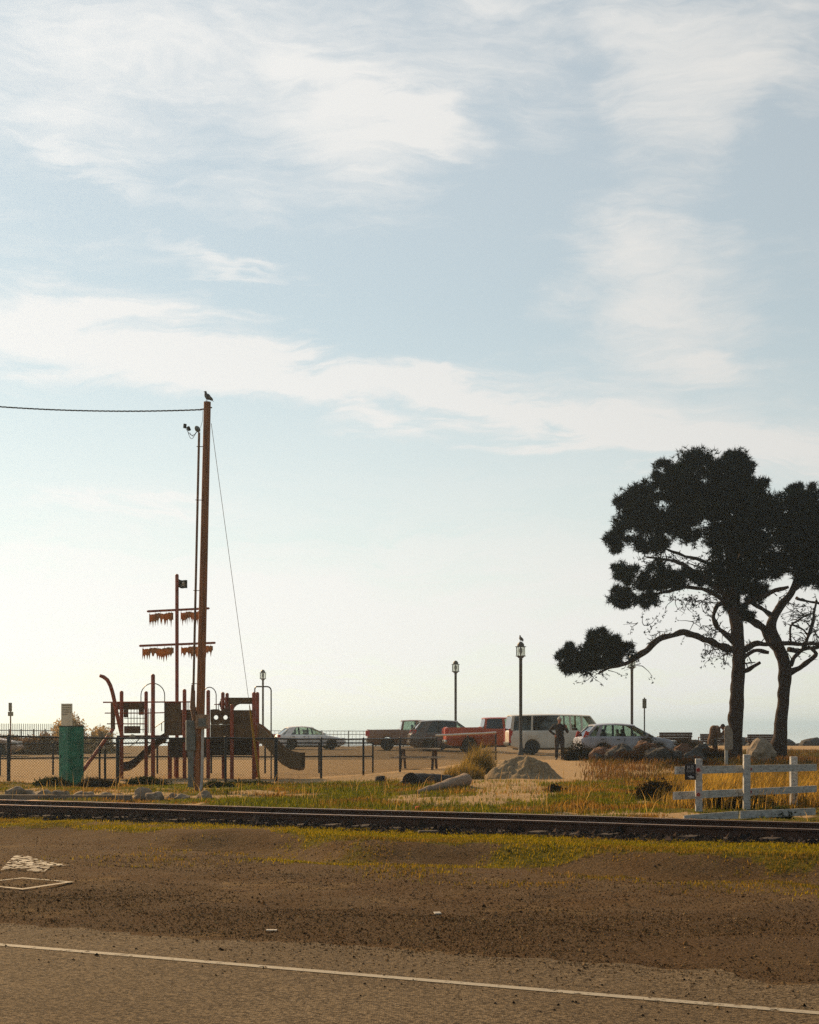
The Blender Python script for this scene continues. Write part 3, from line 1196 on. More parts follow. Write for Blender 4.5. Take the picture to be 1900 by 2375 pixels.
# ------------------------------------------------------------------ birds
def bird(p, scale, yaw, label, up=False):
    root = thing('bird', label, 'bird', tuple(p), yaw)
    S = scale
    mb = MB()
    prof = [(.0, -.24), (.05, -.20), (.085, -.10), (.10, 0), (.095, .09), (.065, .16), (.045, .21), (.04, .25), (.045, .285), (.035, .32), (.0, .345)]
    # body axis tilted: tail low at the back, neck up at the front
    pts = [(-.15, .05), (-.11, .08), (-.06, .12), (-.01, .165), (.03, .21), (.05, .25), (.055, .29), (.062, .32), (.075, .338)]
    rad = [.012, .04, .075, .088, .075, .048, .036, .038, .018]
    mb.tube([Vector((x, 0, z)) * S for x, z in pts], [r * S for r in rad], 12)
    b = mb.build('body', 'feather', root, local=True, smooth=True)
    mb = MB(); mb.tube([Vector((.085, 0, .328)) * S, Vector((.135, 0, .318)) * S], [.014 * S, .003 * S], 8); mb.build('beak', 'beak', root, local=True)
    for s in (-1, 1):
        mb = MB(); mb.ell(Vector((-.06, s * .07, .13)) * S, (.13 * S, .022 * S, .055 * S), 10, 6, Matrix.Rotation(R(-38), 3, 'Y'))
        mb.build('wing', 'feather', root, local=True, smooth=True)
        mb = MB(); mb.tube([Vector((.02, s * .03, .10)) * S, Vector((.02, s * .03, 0))], .007 * S, 6)
        mb.cbox(Vector((.035, s * .03, .004)) * S, (.06 * S, .03 * S, .008 * S)); mb.build('leg', 'beak', root, local=True)
    mb = MB(); mb.prism([Vector((-.12, -.03, .06)) * S, Vector((-.12, .03, .06)) * S, Vector((-.20, .035, .0)) * S, Vector((-.20, -.035, .0)) * S], (0, 0, .012 * S))
    mb.build('tail', 'feather', root, local=True)


bird(P(481, 932, on(460, 1836).y) + Vector((0, 0, .0)), .72, R(165), 'dark bird standing on top of the utility pole')


# ------------------------------------------------------------------ playground ship
def playground():
    d0 = 46.6
    PP = lambda px, py, dd=0.: P(px, py, d0 + dd)
    gz = H(-6, 47.5)
    root = thing('pirate_ship_playset', 'red and brown playground climbing frame shaped like a ship with mast and slides', 'playset', (PP(410, 1807).x, 48.0, gz))
    def post(px, top, dd, w, bot=None, m='redpost'):
        x = PP(px, top, dd)
        mb = MB()
        z0 = gz - .1 if bot is None else PP(px, bot, dd).z
        mb.post((x.x, x.y, z0), (x.x, x.y, x.z), w / 2 / F * x.y, 12)
        mb.build('post', m, root, smooth=True)
    for px, top, dd, w in ((282, 1602, .1, 9), (339, 1603, .3, 8.5), (355, 1563, 0, 9.5), (428, 1598, .2, 9), (483, 1600, .1, 9), (538, 1633, .0, 9), (589, 1605, .1, 9), (597, 1605, 1.8, 9), (394, 1720, .4, 10), (408, 1720, 1.8, 9), (520, 1690, .8, 12), (449, 1600, 1.7, 8)):
        post(px, top, dd, w)
    post(517, 1605, .2, 8.5, 1656); post(527, 1607, .22, 8, 1654)
    # mast
    mb = MB(); a = PP(410.5, 1331, .8); mb.post((a.x, a.y, gz - .1), a, 4.2 / F * a.y, 12); mb.build('mast', 'redpost', root, smooth=True)
    for x0, y0, x1, y1, dd0, dd1 in ((343, 1418, 484, 1411, .4, 1.3), (325, 1498, 498, 1491, .4, 1.3)):
        mb = MB()
        p = PP(x0, y0, dd0); q = PP(x1, y1, dd1); dr = (q - p).normalized()
        mb.tube([p - dr * .03, p, q, q + dr * .03], [.015, .035, .035, .015], 10)
        mb.build('yard', 'redpost', root, smooth=True)
    def sail(x0, x1, yt0, yt1, dd, seed):
        r = random.Random(seed)
        n = 44
        w = PP(x1, 0, dd).x - PP(x0, 0, dd).x
        top = []; bot = []
        spikes = {(k * n) // 13 + r.randrange(2): r.uniform(8, 26) for k in range(13)}
        for i in range(n + 1):
            u = i / n
            px = x0 + (x1 - x0) * u
            yt = yt0 + (yt1 - yt0) * u + 1.2 * math.sin(u * 13) + (1.5 if i % 6 == 3 else 0)
            ln = 14 + 2.5 * math.sin(u * 7 + seed) + r.uniform(-1.5, 1.5)
            for s_, am in spikes.items():
                ln += max(0, 1 - abs(i - s_) / 1.3) * am * .75
            top.append(PP(px, yt, dd + .05 * math.sin(u * 9)))
            bot.append(PP(px, yt + ln, dd + .09 * math.sin(u * 9 + 1)))
        mb = MB()
        vs = []
        th = Vector((0, .012, 0))
        for t_, b_ in zip(top, bot):
            vs += [t_, b_, b_ + th, t_ + th]
        fs = []
        for i in range(n):
            k = 4 * i
            for j in range(4):
                fs.append((k + j, k + (j + 1) % 4, k + 4 + (j + 1) % 4, k + 4 + j))
        fs += [(0, 1, 2, 3), (4 * n, 4 * n + 1, 4 * n + 2, 4 * n + 3)]
        mb.add(vs, fs)
        o = mb.build('sail', 'sail', root)
        for i in range(1, n, 10):
            mb = MB()
            mb.tube([top[i] + Vector((0, .006, -.02)), top[i] + Vector((0, .006, .10))], .006, 5)
            mb.build('tie', 'rope', o)
    sail(346, 402, 1424, 1421, .55, 1); sail(419, 470, 1420, 1418, 1.0, 2)
    sail(330, 403, 1504, 1502, .5, 3); sail(420, 494, 1501, 1498, 1.05, 4)
    # flag
    mb = MB()
    n = 8; vs = []; fs = []
    for i in range(n + 1):
        u = i / n
        for v_ in (0, 1):
            q = PP(414.5 + 20 * u, 1343 + 4 * u + 1.5 * math.sin(u * 5) + v_ * 19, .8 + .05 * math.sin(u * 6))
            vs += [q, q + Vector((0, .01, 0))]
    for i in range(n):
        k = 4 * i
        fs += [(k, k + 2, k + 6, k + 4), (k + 1, k + 5, k + 7, k + 3), (k, k + 4, k + 5, k + 1), (k + 2, k + 3, k + 7, k + 6)]
    fs += [(0, 1, 3, 2), (4 * n, 4 * n + 2, 4 * n + 3, 4 * n + 1)]
    mb.add(vs, fs)
    fl = mb.build('flag', 'flagcloth', root)
    mb = MB()
    c = PP(425, 1354, .70)
    mb.ell(c + Vector((0, 0, .025)), (.035, .01, .04), 10, 6)
    for s in (-1, 1):
        mb.cbox(c + Vector((0, 0, -.04)), (.12, .01, .016), ry=R(35 * s))
    mb.build('emblem', 'paper', fl)
    # bowsprit
    mb = MB()
    bs = [(231, 1567), (240, 1570), (249, 1577), (256, 1590), (261, 1606), (266, 1628), (271, 1655), (279, 1690), (285, 1716)]
    mb.tube([PP(x, y, -.5 + i * .04) for i, (x, y) in enumerate(bs)], [.045, .055] + [.057] * 7, 12)
    mb.build('bowsprit', 'redpost', root, smooth=True)
    def panel(x0, y0, x1, y1, dd, th=.06, m='brown', name='panel', rz=0.):
        a = PP(x0, y0, dd); b = PP(x1, y1, dd)
        mb = MB()
        mb.cbox((a + b) / 2, (abs(b.x - a.x), th, abs(a.z - b.z)), bev=.012, rz=rz)
        return mb.build(name, m, root)
    panel(257, 1628, 267, 1692, -.1)
    panel(270, 1629, 335, 1646, .15)
    panel(287, 1646, 297, 1664, .2); panel(322, 1644, 334, 1658, .2)
    panel(288, 1684, 325, 1701, .2)
    panel(381, 1627, 420, 1706, .1)
    panel(420, 1646, 445, 1706, .3)
    panel(445, 1640, 456, 1740, .8)
    panel(541, 1647, 586, 1716, .1)
    # panel with two round portholes
    a = PP(488, 1645, .1); b = PP(535, 1713, .1)
    bm = bmesh.new()
    cx = [PP(501, 1664, .1), PP(523, 1664, .1)]
    r = .062
    mb = MB()
    xs = [a.x, (cx[0].x + cx[1].x) / 2, b.x]
    for k in range(2):
        c = cx[k]
        n = 20
        outer = []; inner = []
        zt, zb = a.z, c.z - .2
        for i in range(n):
            an = 2 * math.pi * i / n
            dx, dz = math.cos(an), math.sin(an)
            tx = ((xs[k + 1] - c.x) / dx) if dx > 1e-6 else ((xs[k] - c.x) / dx if dx < -1e-6 else 9)
            tz = ((zt - c.z) / dz) if dz > 1e-6 else ((zb - c.z) / dz if dz < -1e-6 else 9)
            q = min(tx, tz)
            outer.append((c.x + dx * q, c.z + dz * q)); inner.append((c.x + dx * r, c.z + dz * r))
        for yy in (0, .05):
            vs = [Vector((x, a.y + yy, z)) for x, z in outer + inner]
            mb.add(vs, [(i, (i + 1) % n, n + (i + 1) % n, n + i) for i in range(n)])
        vs = [Vector((x, a.y, z)) for x, z in inner] + [Vector((x, a.y + .05, z)) for x, z in inner]
        mb.add(vs, [(i, (i + 1) % n, n + (i + 1) % n, n + i) for i in range(n)])
    mb.box((a.x, a.y, b.z), (b.x, a.y + .05, cx[0].z - .2 - .001))
    mb.build('porthole_panel', 'brown', root)
    # window arch at the stern
    a = PP(530, 1618, .1); b = PP(586, 1633, .1)
    mb = MB()
    arch = [(530, 1618), (586, 1618), (586, 1633), (556, 1633), (549, 1636), (544, 1641), (541, 1648), (530, 1648)]
    mb.prism([PP(x, y, .1) for x, y in arch], (0, .06, 0))
    mb.build('window_arch', 'brown', root)
    # rails
    def bar(x0, y0, x1, y1, dd=0., r=.014, m='steel', dd1=None):
        mb = MB(); mb.tube([PP(x0, y0, dd), PP(x1, y1, dd if dd1 is None else dd1)], r, 8); mb.build('bar', m, root, smooth=True)
    bar(239, 1629, 442, 1628, .0, .02, 'redpost'); bar(243, 1654, 340, 1654, .0, .016, 'redpost'); bar(248, 1679, 340, 1679, 0, .016, 'redpost')
    bar(340, 1654, 382, 1653, 0, .016, 'redpost')
    for x in range(297, 336, 7): bar(x, 1644, x, 1700, .25, .01)
    for y in (1666, 1679, 1692): bar(288, y, 338, y, .25, .01)
    for x in (345, 349): bar(x, 1643, x, 1700, .35, .01)
    bar(355, 1690, 376, 1676, .2, .012); bar(376, 1676, 382, 1672, .2, .012); bar(375, 1677, 375, 1696, .2, .012)
    for x in (434, 438, 442): bar(x, 1629, x, 1648, .4, .01)
    bar(497, 1634, 513, 1634, .8, .014, 'redpost')
    for x in (502, 507): bar(x, 1634, x, 1647, .8, .01)
    def hoop(pts, dd, r=.014):
        mb = MB(); mb.tube([PP(x, y, dd) for x, y in pts], r, 8); mb.build('hoop', 'steel', root, smooth=True)
    def arc(cx, cy, rx, ry, a0, a1, n=10):
        return [(cx + rx * math.cos(R(a0 + (a1 - a0) * i / n)), cy - ry * math.sin(R(a0 + (a1 - a0) * i / n))) for i in range(n + 1)]
    hoop([(327, 1640)] + arc(354.5, 1613, 27.5, 28, 180, 0, 18) + [(382, 1700)], .05)
    hoop([(470, 1640)] + arc(486, 1613, 15.5, 19, 180, 0, 14) + [(501.5, 1650)], .6)
    hoop([(591, 1610)] + arc(596, 1600, 5, 7.5, 180, 90, 5) + [(615, 1592.5)] + arc(619, 1602, 10, 9.5, 90, 0, 7) + [(629, 1808)], .3, .02)
    # decks and skirts
    def deck(x0, x1, y, dd0, dd1, th=.1, m='deck'):
        a = PP(x0, y, dd0); b = PP(x1, y, dd1)
        mb = MB(); mb.box((a.x, a.y, a.z - th), (b.x, b.y, a.z)); mb.build('deck', m, root)
    deck(270, 392, 1706, .05, 2.0); deck(392, 600, 1713, .12, 2.0)
    panel(392, 1716, 480, 1757, .25, .08, 'deck', 'skirt_panel')
    panel(482, 1715, 592, 1752, .35, .08, 'deck', 'skirt_panel')
    # steering wheel
    mb = MB()
    c = PP(523, 1633, .5)
    ring = [c + Vector((math.cos(2 * math.pi * k / 16) * .15, 0, math.sin(2 * math.pi * k / 16) * .15)) for k in range(17)]
    mb.tube(ring, .03, 8)
    for k in range(4):
        v = Vector((math.cos(k * math.pi / 4), 0, math.sin(k * math.pi / 4)))
        mb.tube([c - v * .2, c + v * .2], .018, 6)
    mb.ell(c, (.06, .05, .06), 10, 6)
    mb.build('ship_wheel', 'deck', root, smooth=True)
    # slides
    def slide(path, wid, name, m='slide', wall=.22):
        vs = []; fs = []
        sec = [(-.5, wall), (-.5, 0), (-.3, -.05), (0, -.07), (.3, -.05), (.5, 0), (.5, wall), (.46, wall), (.46, .04), (0, -.02), (-.46, .04), (-.46, wall)]
        n = len(sec)
        for (p, side) in path:
            for a, h in sec:
                vs.append(p + side * a * wid + Vector((0, 0, h)))
        for i in range(len(path) - 1):
            for k in range(n):
                fs.append((i * n + k, i * n + (k + 1) % n, (i + 1) * n + (k + 1) % n, (i + 1) * n + k))
        fs += [tuple(range(n)), tuple((len(path) - 1) * n + k for k in range(n))]
        mb = MB(); mb.add(vs, fs)
        return mb.build(name, m, root, smooth=True)
    path = []
    for i, (x, y) in enumerate([(594, 1712), (606, 1718), (622, 1732), (640, 1752), (656, 1768), (674, 1778), (694, 1782), (703, 1781)]):
        path.append((PP(x, y, .55 - i * .05), Vector((.12, .95, 0)).normalized()))
    slide(path, .62, 'slide', 'slide', .44)
    path = [(PP(x, y, .9 - i * .05), Vector((-.1, .95, 0)).normalized()) for i, (x, y) in enumerate([(386, 1714), (372, 1722), (350, 1742), (328, 1760), (314, 1774), (300, 1782), (286, 1784)])]
    slide(path, .6, 'slide', 'deck', .2)
    # net climber at the bow
    a0, a1 = PP(262, 1692, -.1), PP(186, 1796, -.9)
    b0, b1 = PP(262, 1690, 1.0), PP(190, 1790, .6)
    mb = MB(); mb.tube([a0, a1], .05, 8); mb.build('climber_beam', 'redpost', root)
    mb = MB(); mb.tube([b0, b1], .05, 8); mb.build('climber_beam', 'redpost', root)
    mb = MB()
    mb.prism([a0 + Vector((0, 0, -.02)), a1 + Vector((0, 0, -.02)), b1 + Vector((0, 0, -.02)), b0 + Vector((0, 0, -.02))], (0, 0, -.07))
    mb.build('climber_ramp', 'deck', root)
    for k in range(1, 9):
        u = k / 9
        mb = MB(); mb.tube([a0.lerp(a1, u) + Vector((0, 0, .04)), b0.lerp(b1, u) + Vector((0, 0, .04))], .025, 6); mb.build('rung', 'redpost', root)
    for dd, x in ((-.6, 231), (-.3, 244)):
        p = PP(x, 1730, dd)
        mb = MB(); mb.post((p.x, p.y, gz - .1), p, .03, 8); mb.build('climber_leg', 'black', root)
    for pts in ([(225, 1720), (210, 1733), (193, 1737)], [(229, 1720), (221, 1738), (210, 1755), (195, 1768)], [(331, 1707), (315, 1722), (298, 1733)]):
        mb = MB(); mb.tube([PP(x, y, -1.0) for x, y in pts], .014, 6); mb.build('grab_rope', 'rope', root)
    for px, py, w in ((253, 1703, 5), (307, 1709, 6), (242, 1735, 3.5)):
        mb = MB(); mb.ell(PP(px, py, -.55), (w / F * d0 * 1.2, .06, w / F * d0), 10, 6); mb.build('handhold', 'rope', root, smooth=True)


playground()


# ------------------------------------------------------------------ cabinet and notices at the left
def cabinet():
    d = 42.4
    c = atd(165.5, d)
    root = thing('utility_cabinet', 'tall dark green utility cabinet standing on edge at the grass by the fence', 'cabinet', tuple(c))
    zt = P(165, 1685, d).z
    mb = MB(); mb.cbox((c.x, c.y, (zt + c.z - .1) / 2), (.455, .455, zt - c.z + .1), rz=R(47), bev=.01)
    body = mb.build('body', 'green', root)
    mb = MB(); mb.cbox((c.x, c.y, zt + .008), (.475, .475, .022), rz=R(47), bev=.005); mb.build('lid', 'plate_dark', root)
    rot = Matrix.Rotation(R(47), 4, 'Z')
    for nx, ny, nm in ((-1, 0, 'door'), (0, -1, 'door')):
        mb = MB()
        q = Vector((c.x, c.y, 0)) + rot @ Vector((nx * .231, ny * .231, 0))
        sz = (.012, .39, zt - c.z - .14) if nx else (.39, .012, zt - c.z - .14)
        mb.cbox((q.x, q.y, (zt + c.z) / 2 + .02), sz, rz=R(47), bev=.004)
        dr = mb.build(nm, 'green', root)
        mb = MB()
        q2 = Vector((c.x, c.y, 0)) + rot @ Vector((nx * .245 + (0 if nx else .13), ny * .245 + (.13 if nx else 0), 0))
        mb.cbox((q2.x, q2.y, c.z + .75), (.02, .02, .09), rz=R(47), bev=.004); mb.build('handle', 'black', dr)
    # pale notice on a post behind it
    d = 45.5
    a = P(142, 1632, d); b = P(168, 1690, d)
    g = atd(155, d)
    n = thing('notice_board', 'pale rectangular notice panel on a post rising behind the green cabinet', 'sign', tuple(g))
    mb = MB(); mb.cbox((a + b) / 2, (b.x - a.x, .02, a.z - b.z), bev=.004); pn = mb.build('panel', 'paleboard', n)
    for i in range(5):
        mb = MB()
        z = a.z - .05 - i * .062
        w = (b.x - a.x) * (.8 if i < 4 else .5)
        k = 5 if i < 4 else 3
        for j in range(k):
            ww = w / k * .7
            mb.cbox((a.x + .03 + w / k * (j + .5), a.y - .013, z), (ww, .004, .022))
        mb.build('print_row', 'ink', pn)
    mb = MB(); mb.tube([(g.x, g.y + .03, g.z - .1), (g.x, g.y + .03, a.z - .02)], .03, 8); mb.build('post', 'steel', n)


cabinet()


# ------------------------------------------------------------------ guard fence with black sign
def white_fence():
    ds = {0: 26.3, 1: 26.6, 2: 26.9}
    px = [1621, 1732, 1841]
    base = [on(px[i], 1882 - i * 5) for i in range(3)]
    d = [b.y for b in base]
    root = thing('white_timber_barrier', 'weathered white timber barrier with three posts beside the railway', 'barrier', tuple(base[1]))
    tops = [1760, 1750, 1755]
    pd = [.02, .05, .02]
    for i in range(3):
        mb = MB()
        t_ = P(px[i], tops[i], d[i]); w = 15.5 / F * d[i]
        q = Vector((t_.x, t_.y, (t_.z + base[i].z - .15) / 2))
        mb.cbox(q, (w, w, t_.z - base[i].z + .15), bev=.01, rz=R(3 * i - 3), ry=R(pd[i] * 10 - .3))
        mb.build('post', 'white', root)
    def dd(x):
        return np.interp(x, px, d) - .075 + (x - 1732) * 0
    def railp(x0, yt0, yb0, x1, yt1, yb1, off, name='rail'):
        mb = MB()
        a = dd(x0) + off; b = dd(x1) + off
        ang = math.atan2(P(x1, 0, b).y - P(x0, 0, a).y, P(x1, 0, b).x - P(x0, 0, a).x)
        nrm = Vector((math.sin(ang), -math.cos(ang), 0)) * .04
        qs = [P(x0, yt0, a), P(x1, yt1, b), P(x1, yb1, b), P(x0, yb0, a)]
        mb.prism(qs, nrm)
        return mb.build(name, 'white', root)
    railp(1565, 1778, 1796, 1891, 1772, 1788, 0)
    railp(1561, 1837, 1855, 1891, 1822, 1837, 0)
    for x0, yt0, yb0, q0, x1, yt1, yb1, q1 in ((1586, 1891, 1900, 26.0, 1712, 1881, 1899, 26.1), (1716, 1881, 1899, 26.1, 1891, 1874, 1890, 26.9)):
        mb = MB(); mb.prism([P(x0, yt0, q0), P(x1, yt1, q1), P(x1, yb1, q1), P(x0, yb0, q0)], (0, -.04, 0)); mb.build('low_rail', 'white', root)
    for i, x in enumerate((1620, 1740, 1857)):
        for yy in (1786 - i * 2.0, 1843 - i * 6):
            c = P(x, yy, dd(x) - .062)
            mb = MB()
            m = Matrix.Rotation(R(90), 3, 'X')
            mb.lathe([(.0, 0), (.034, 0), (.034, .012), (.026, .018), (.0, .018)], c, 14, m)
            mb.build('reflector', 'reflect', root)
    # sign
    x0, x1, y0, y1 = 1588.5, 1614.5, 1772, 1809
    q = dd(1600) - .075
    a = P(x0, y0, q); b = P(x1, y1, q)
    s = thing('black_sign', 'small black sign with pale print fixed to the white barrier', 'sign', tuple(Vector(((a.x + b.x) / 2, a.y, b.z))))
    mb = MB(); mb.cbox((a + b) / 2, (b.x - a.x, .012, a.z - b.z), bev=.004); mb.build('plate', 'black_sign', s)
    cx = (a.x + b.x) / 2; W = b.x - a.x; Hh = a.z - b.z
    fy = a.y - .009
    def stroke(mb, p, q_, w=.009):
        p = Vector((p[0], fy, p[1])); q_ = Vector((q_[0], fy, q_[1]))
        dr = q_ - p
        mb.cbox((p + q_) / 2, (dr.length + w * .6, .004, w), ry=-math.atan2(dr.z, dr.x))
    mb = MB()
    zt = a.z - .03
    hh = .05
    X = cx - .05
    stroke(mb, (X, zt - hh), (X, zt)); stroke(mb, (X, zt), (X + .032, zt - hh)); stroke(mb, (X + .032, zt - hh), (X + .032, zt))
    X = cx + .012
    for p, q_ in (((0, 0), (.034, 0)), ((.034, 0), (.034, -hh)), ((.034, -hh), (0, -hh)), ((0, -hh), (0, 0))):
        stroke(mb, (X + p[0], zt + p[1]), (X + q_[0], zt + q_[1]))
    mb.build('lettering', 'sign_print', s)
    mb = MB()
    zt2 = zt - hh - .022
    for k in range(6):
        X = cx - .06 + k * .022
        stroke(mb, (X, zt2 - .038), (X, zt2), .006)
        if k % 2 == 0: stroke(mb, (X, zt2 - .0), (X + .014, zt2), .006)
        else: stroke(mb, (X, zt2 - .019), (X + .014, zt2 - .019), .006)
    mb.build('lettering', 'sign_print', s)
    mb = MB()
    c = Vector((cx + .005, fy, b.z + .05))
    mb.ell(c, (.028, .003, .026), 12, 6)
    mb.cbox(c + Vector((.035, 0, -.005)), (.04, .004, .03), bev=.001)
    mb.cbox(c + Vector((-.03, 0, .008)), (.03, .004, .018), bev=.001)
    mb.build('emblem', 'sign_print', s)


white_fence()


# ------------------------------------------------------------------ street lamps, poles, promenade railing
def street_lamp(px, d, top, label, Hm=None):
    b = atd(px, d)
    zt = P(px, top, d).z
    root = thing('street_lamp', label, 'street lamp', tuple(b), group='lantern lamp posts along the promenade')
    h = zt - b.z
    k = .53
    mb = MB()
    mb.lathe([(.16, -.05), (.16, .12), (.12, .2), (.10, .5), (.085, .55), (.085, h - .95), (.10, h - .93), (.10, h - .90), (.075, h - .88)], (0, 0, 0), 14)
    mb.build('pole', 'lamp', root, local=True, smooth=True)
    z = h - .88
    mb = MB(); mb.lathe([(.07, z), (.12, z + .02), (.20, z + .10), (.27, z + .11), (.27, z + .14), (.10, z + .15)], n=14); mb.build('lantern_base', 'lamp', root, local=True, smooth=True)
    mb = MB(); mb.lathe([(.235, z + .15), (.235, z + .60)], n=8); mb.build('lantern_glass', 'lampglass', root, local=True)
    mb = MB(); mb.lathe([(.03, z + .15), (.05, z + .22), (.085, z + .36), (.085, z + .46), (.05, z + .55), (.02, z + .6)], n=10); mb.build('bulb', 'sign_back', root, local=True, smooth=True)
    for q in range(4):
        a = q * math.pi / 2 + .4
        mb = MB(); mb.tube([(math.cos(a) * .25, math.sin(a) * .25, z + .13), (math.cos(a) * .25, math.sin(a) * .25, z + .62)], .014, 6); mb.build('cage_bar', 'lamp', root, local=True)
    mb = MB(); mb.lathe([(.29, z + .60), (.29, z + .625), (.19, z + .64), (.175, z + .74), (.12, z + .82), (.05, z + .87), (.0, z + .88)], n=14); mb.build('lantern_cap', 'lamp', root, local=True, smooth=True)
    return root, zt


street_lamp(610, 135, 1553, 'most distant lantern street lamp, rising above the right end of the playset')
street_lamp(1057, 112, 1532, 'lantern street lamp rising behind the dark parked car and red pickup')
L3, zt3 = street_lamp(1208, 85, 1488, 'nearest tall lantern street lamp, standing in front of the white van')
street_lamp(1466, 101, 1519, 'lantern street lamp behind the tip of the low pine branch')
b3 = atd(1208, 85)
bird(Vector((b3.x, b3.y, zt3 - .01)), 1.0, R(120), 'grey bird perched on the cap of the nearest lantern lamp')


def sign_posts():
    # sign on thin pole near silver-blue car
    d = 78
    b = atd(1495, d)
    root = thing('post_sign', 'small narrow sign on a thin pole beside the blue-grey car', 'sign', tuple(b))
    mb = MB(); mb.tube([b - Vector((0, 0, .1)), P(1495, 1618, d)], .032, 8); mb.build('pole', 'lamp', root, smooth=True)
    a = P(1490, 1621, d); c = P(1499.5, 1643, d)
    mb = MB(); mb.cbox((a + c) / 2 + Vector((0, -.05, 0)), (c.x - a.x, .02, a.z - c.z), bev=.004); mb.build('plate', 'sign_back', root)
    # left background pole with two plates
    d = 72
    b = atd(24.5, d)
    root = thing('post_sign', 'thin pole with two small sign plates at the far left edge', 'sign', tuple(b))
    mb = MB(); mb.tube([b - Vector((0, 0, .1)), P(24.5, 1630, d)], .032, 8); mb.build('pole', 'conduit', root, smooth=True)
    for x0, y0, x1, y1 in ((20.5, 1630, 28.5, 1650), (19, 1651, 31.5, 1661)):
        a = P(x0, y0, d); c = P(x1, y1, d)
        mb = MB(); mb.cbox((a + c) / 2 + Vector((0, -.05, 0)), (c.x - a.x, .02, a.z - c.z), bev=.004); mb.build('plate', 'sign_back', root)
    # pale board on post near the person under the pine
    d = 57
    b = atd(1685, d)
    root = thing('post_sign', 'pale round-topped board on a post in front of the left pine trunk', 'sign', tuple(b))
    mb = MB(); mb.cbox((b.x, b.y, (b.z + P(1685, 1690, d).z) / 2), (.11, .09, P(1685, 1690, d).z - b.z + .1), bev=.01); mb.build('post', 'white_pvc', root)
    pts = [(1681, 1738), (1681, 1690), (1683, 1684), (1688, 1682), (1694, 1685), (1698, 1691), (1700, 1700), (1700.5, 1736), (1697, 1739), (1689, 1738)]
    mb = MB(); mb.prism([P(x, y, d - .08) + Vector((0, .0, 0)) for x, y in pts], (0, .03, 0)); mb.build('board', 'tanboard', root)


M['tanboard'] = mat('faded board', (.27, .23, .19), .8, .35, 12)
sign_posts()


def promenade_railing(px0, px1, d0, d1, h, label, npost):
    a = atd(px0, d0); b = atd(px1, d1)
    root = thing('promenade_railing', label, 'railing', tuple((a + b) / 2))
    for i in range(npost + 1):
        u = i / npost
        p = a.lerp(b, u)
        mb = MB(); mb.tube([p - Vector((0, 0, .1)), p + Vector((0, 0, h + .04))], .05, 6); mb.build('post', 'railmetal', root)
    for hh in (h, h - .25, .12):
        mb = MB(); mb.tube([a + Vector((0, 0, hh)), b + Vector((0, 0, hh))], .026, 6); mb.build('rail', 'railmetal', root)
    L = (b - a).length
    n = int(L / .30)
    src = None
    for i in range(n):
        p = a.lerp(b, (i + .5) / n)
        if src is None:
            mb = MB(); mb.tube([(0, 0, .1), (0, 0, h)], .013, 4)
            src = mb.build('baluster', 'railmetal', root, local=True); o = src
        else:
            o = link_copy(src, root)
        g = ORG[root.name]
        o.location = (p.x - g[0], p.y - g[1], p.z - g[2])


M['railmetal'] = mat('grey railing paint', (.30, .30, .28), .5)
promenade_railing(625, 1000, 123, 118, 1.15, 'thin grey metal railing on the promenade behind the white hatchback', 6)


def picket_fence():
    a = atd(-60, 97); b = atd(134, 93)
    root = thing('picket_fence', 'grey picket fence with open tops behind the cars at far left', 'fence', tuple((a + b) / 2))
    n = 46
    src = None
    g = ORG[root.name]
    for i in range(n):
        p = a.lerp(b, i / (n - 1))
        if src is None:
            mb = MB(); mb.cbox((0, 0, .85), (.035, .03, 1.75), bev=.004)
            src = mb.build('picket', 'railmetal', root, local=True); o = src
        else:
            o = link_copy(src, root)
        o.location = (p.x - g[0], p.y - g[1], p.z - g[2] - .03 - .05 * i / n)
    for z in (.5, 1.3):
        mb = MB(); mb.tube([a + Vector((0, 0, z)), b + Vector((0, 0, z - .05))], .03, 6); mb.build('rail', 'railmetal', root)
    for i in range(0, 8):
        p = a.lerp(b, i / 7)
        mb = MB(); mb.cbox((p.x, p.y + .06, p.z + .65), (.08, .08, 1.4), bev=.01); mb.build('post', 'railmetal', root)


picket_fence()


def benches():
    for i, (x0, x1, yt, d, lab) in enumerate(((1529, 1606, 1699, 85, 'slatted timber bench behind the nose of the blue-grey car'),
                                             (1624, 1700, 1702, 87, 'slatted timber bench partly hidden by the bent person and left pine'),
                                             (1734, 1812, 1703, 87, 'slatted timber bench between the two pine trunks'))):
        xc = (x0 + x1) / 2
        g = atd(xc, d)
        W = (x1 - x0) / F * d
        zt = P(xc, yt, d).z - g.z
        root = thing('bench', lab, 'bench', tuple(g), R(2 - 3 * i), group='benches facing the sea')
        k = zt / .86
        for j in range(4):
            mb = MB()
            z = zt - .06 - j * .125 * k
            mb.cbox((0, -.02 + j * .035, z), (W - .02 * j, .035, .118 * k), rx=R(-16), bev=.006)
            mb.build('back_slat', 'bench', root, local=True)
        for j in range(4):
            mb = MB(); mb.cbox((0, .12 + j * .115, .44 * k), (W * .97, .1, .04), bev=.006); mb.build('seat_slat', 'bench', root, local=True)
        for s in (-1, 1):
            mb = MB()
            x = s * W * .40
            mb.cbox((x, .1, .22 * k), (.06, .07, .46 * k), bev=.008); mb.cbox((x, .45, .21 * k), (.06, .07, .42 * k), bev=.008)
            mb.cbox((x, .27, .41 * k), (.05, .42, .05)); mb.cbox((x, .06, .62 * k), (.05, .05, .45 * k), rx=R(-16))
            mb.build('leg_frame', 'bench', root, local=True)
            mb = MB(); mb.cbox((s * W * .5, .25, .66 * k), (.06, .5, .04), bev=.008); mb.cbox((s * W * .5, .47, .54 * k), (.05, .05, .26 * k)); mb.build('armrest', 'bench', root, local=True)


benches()


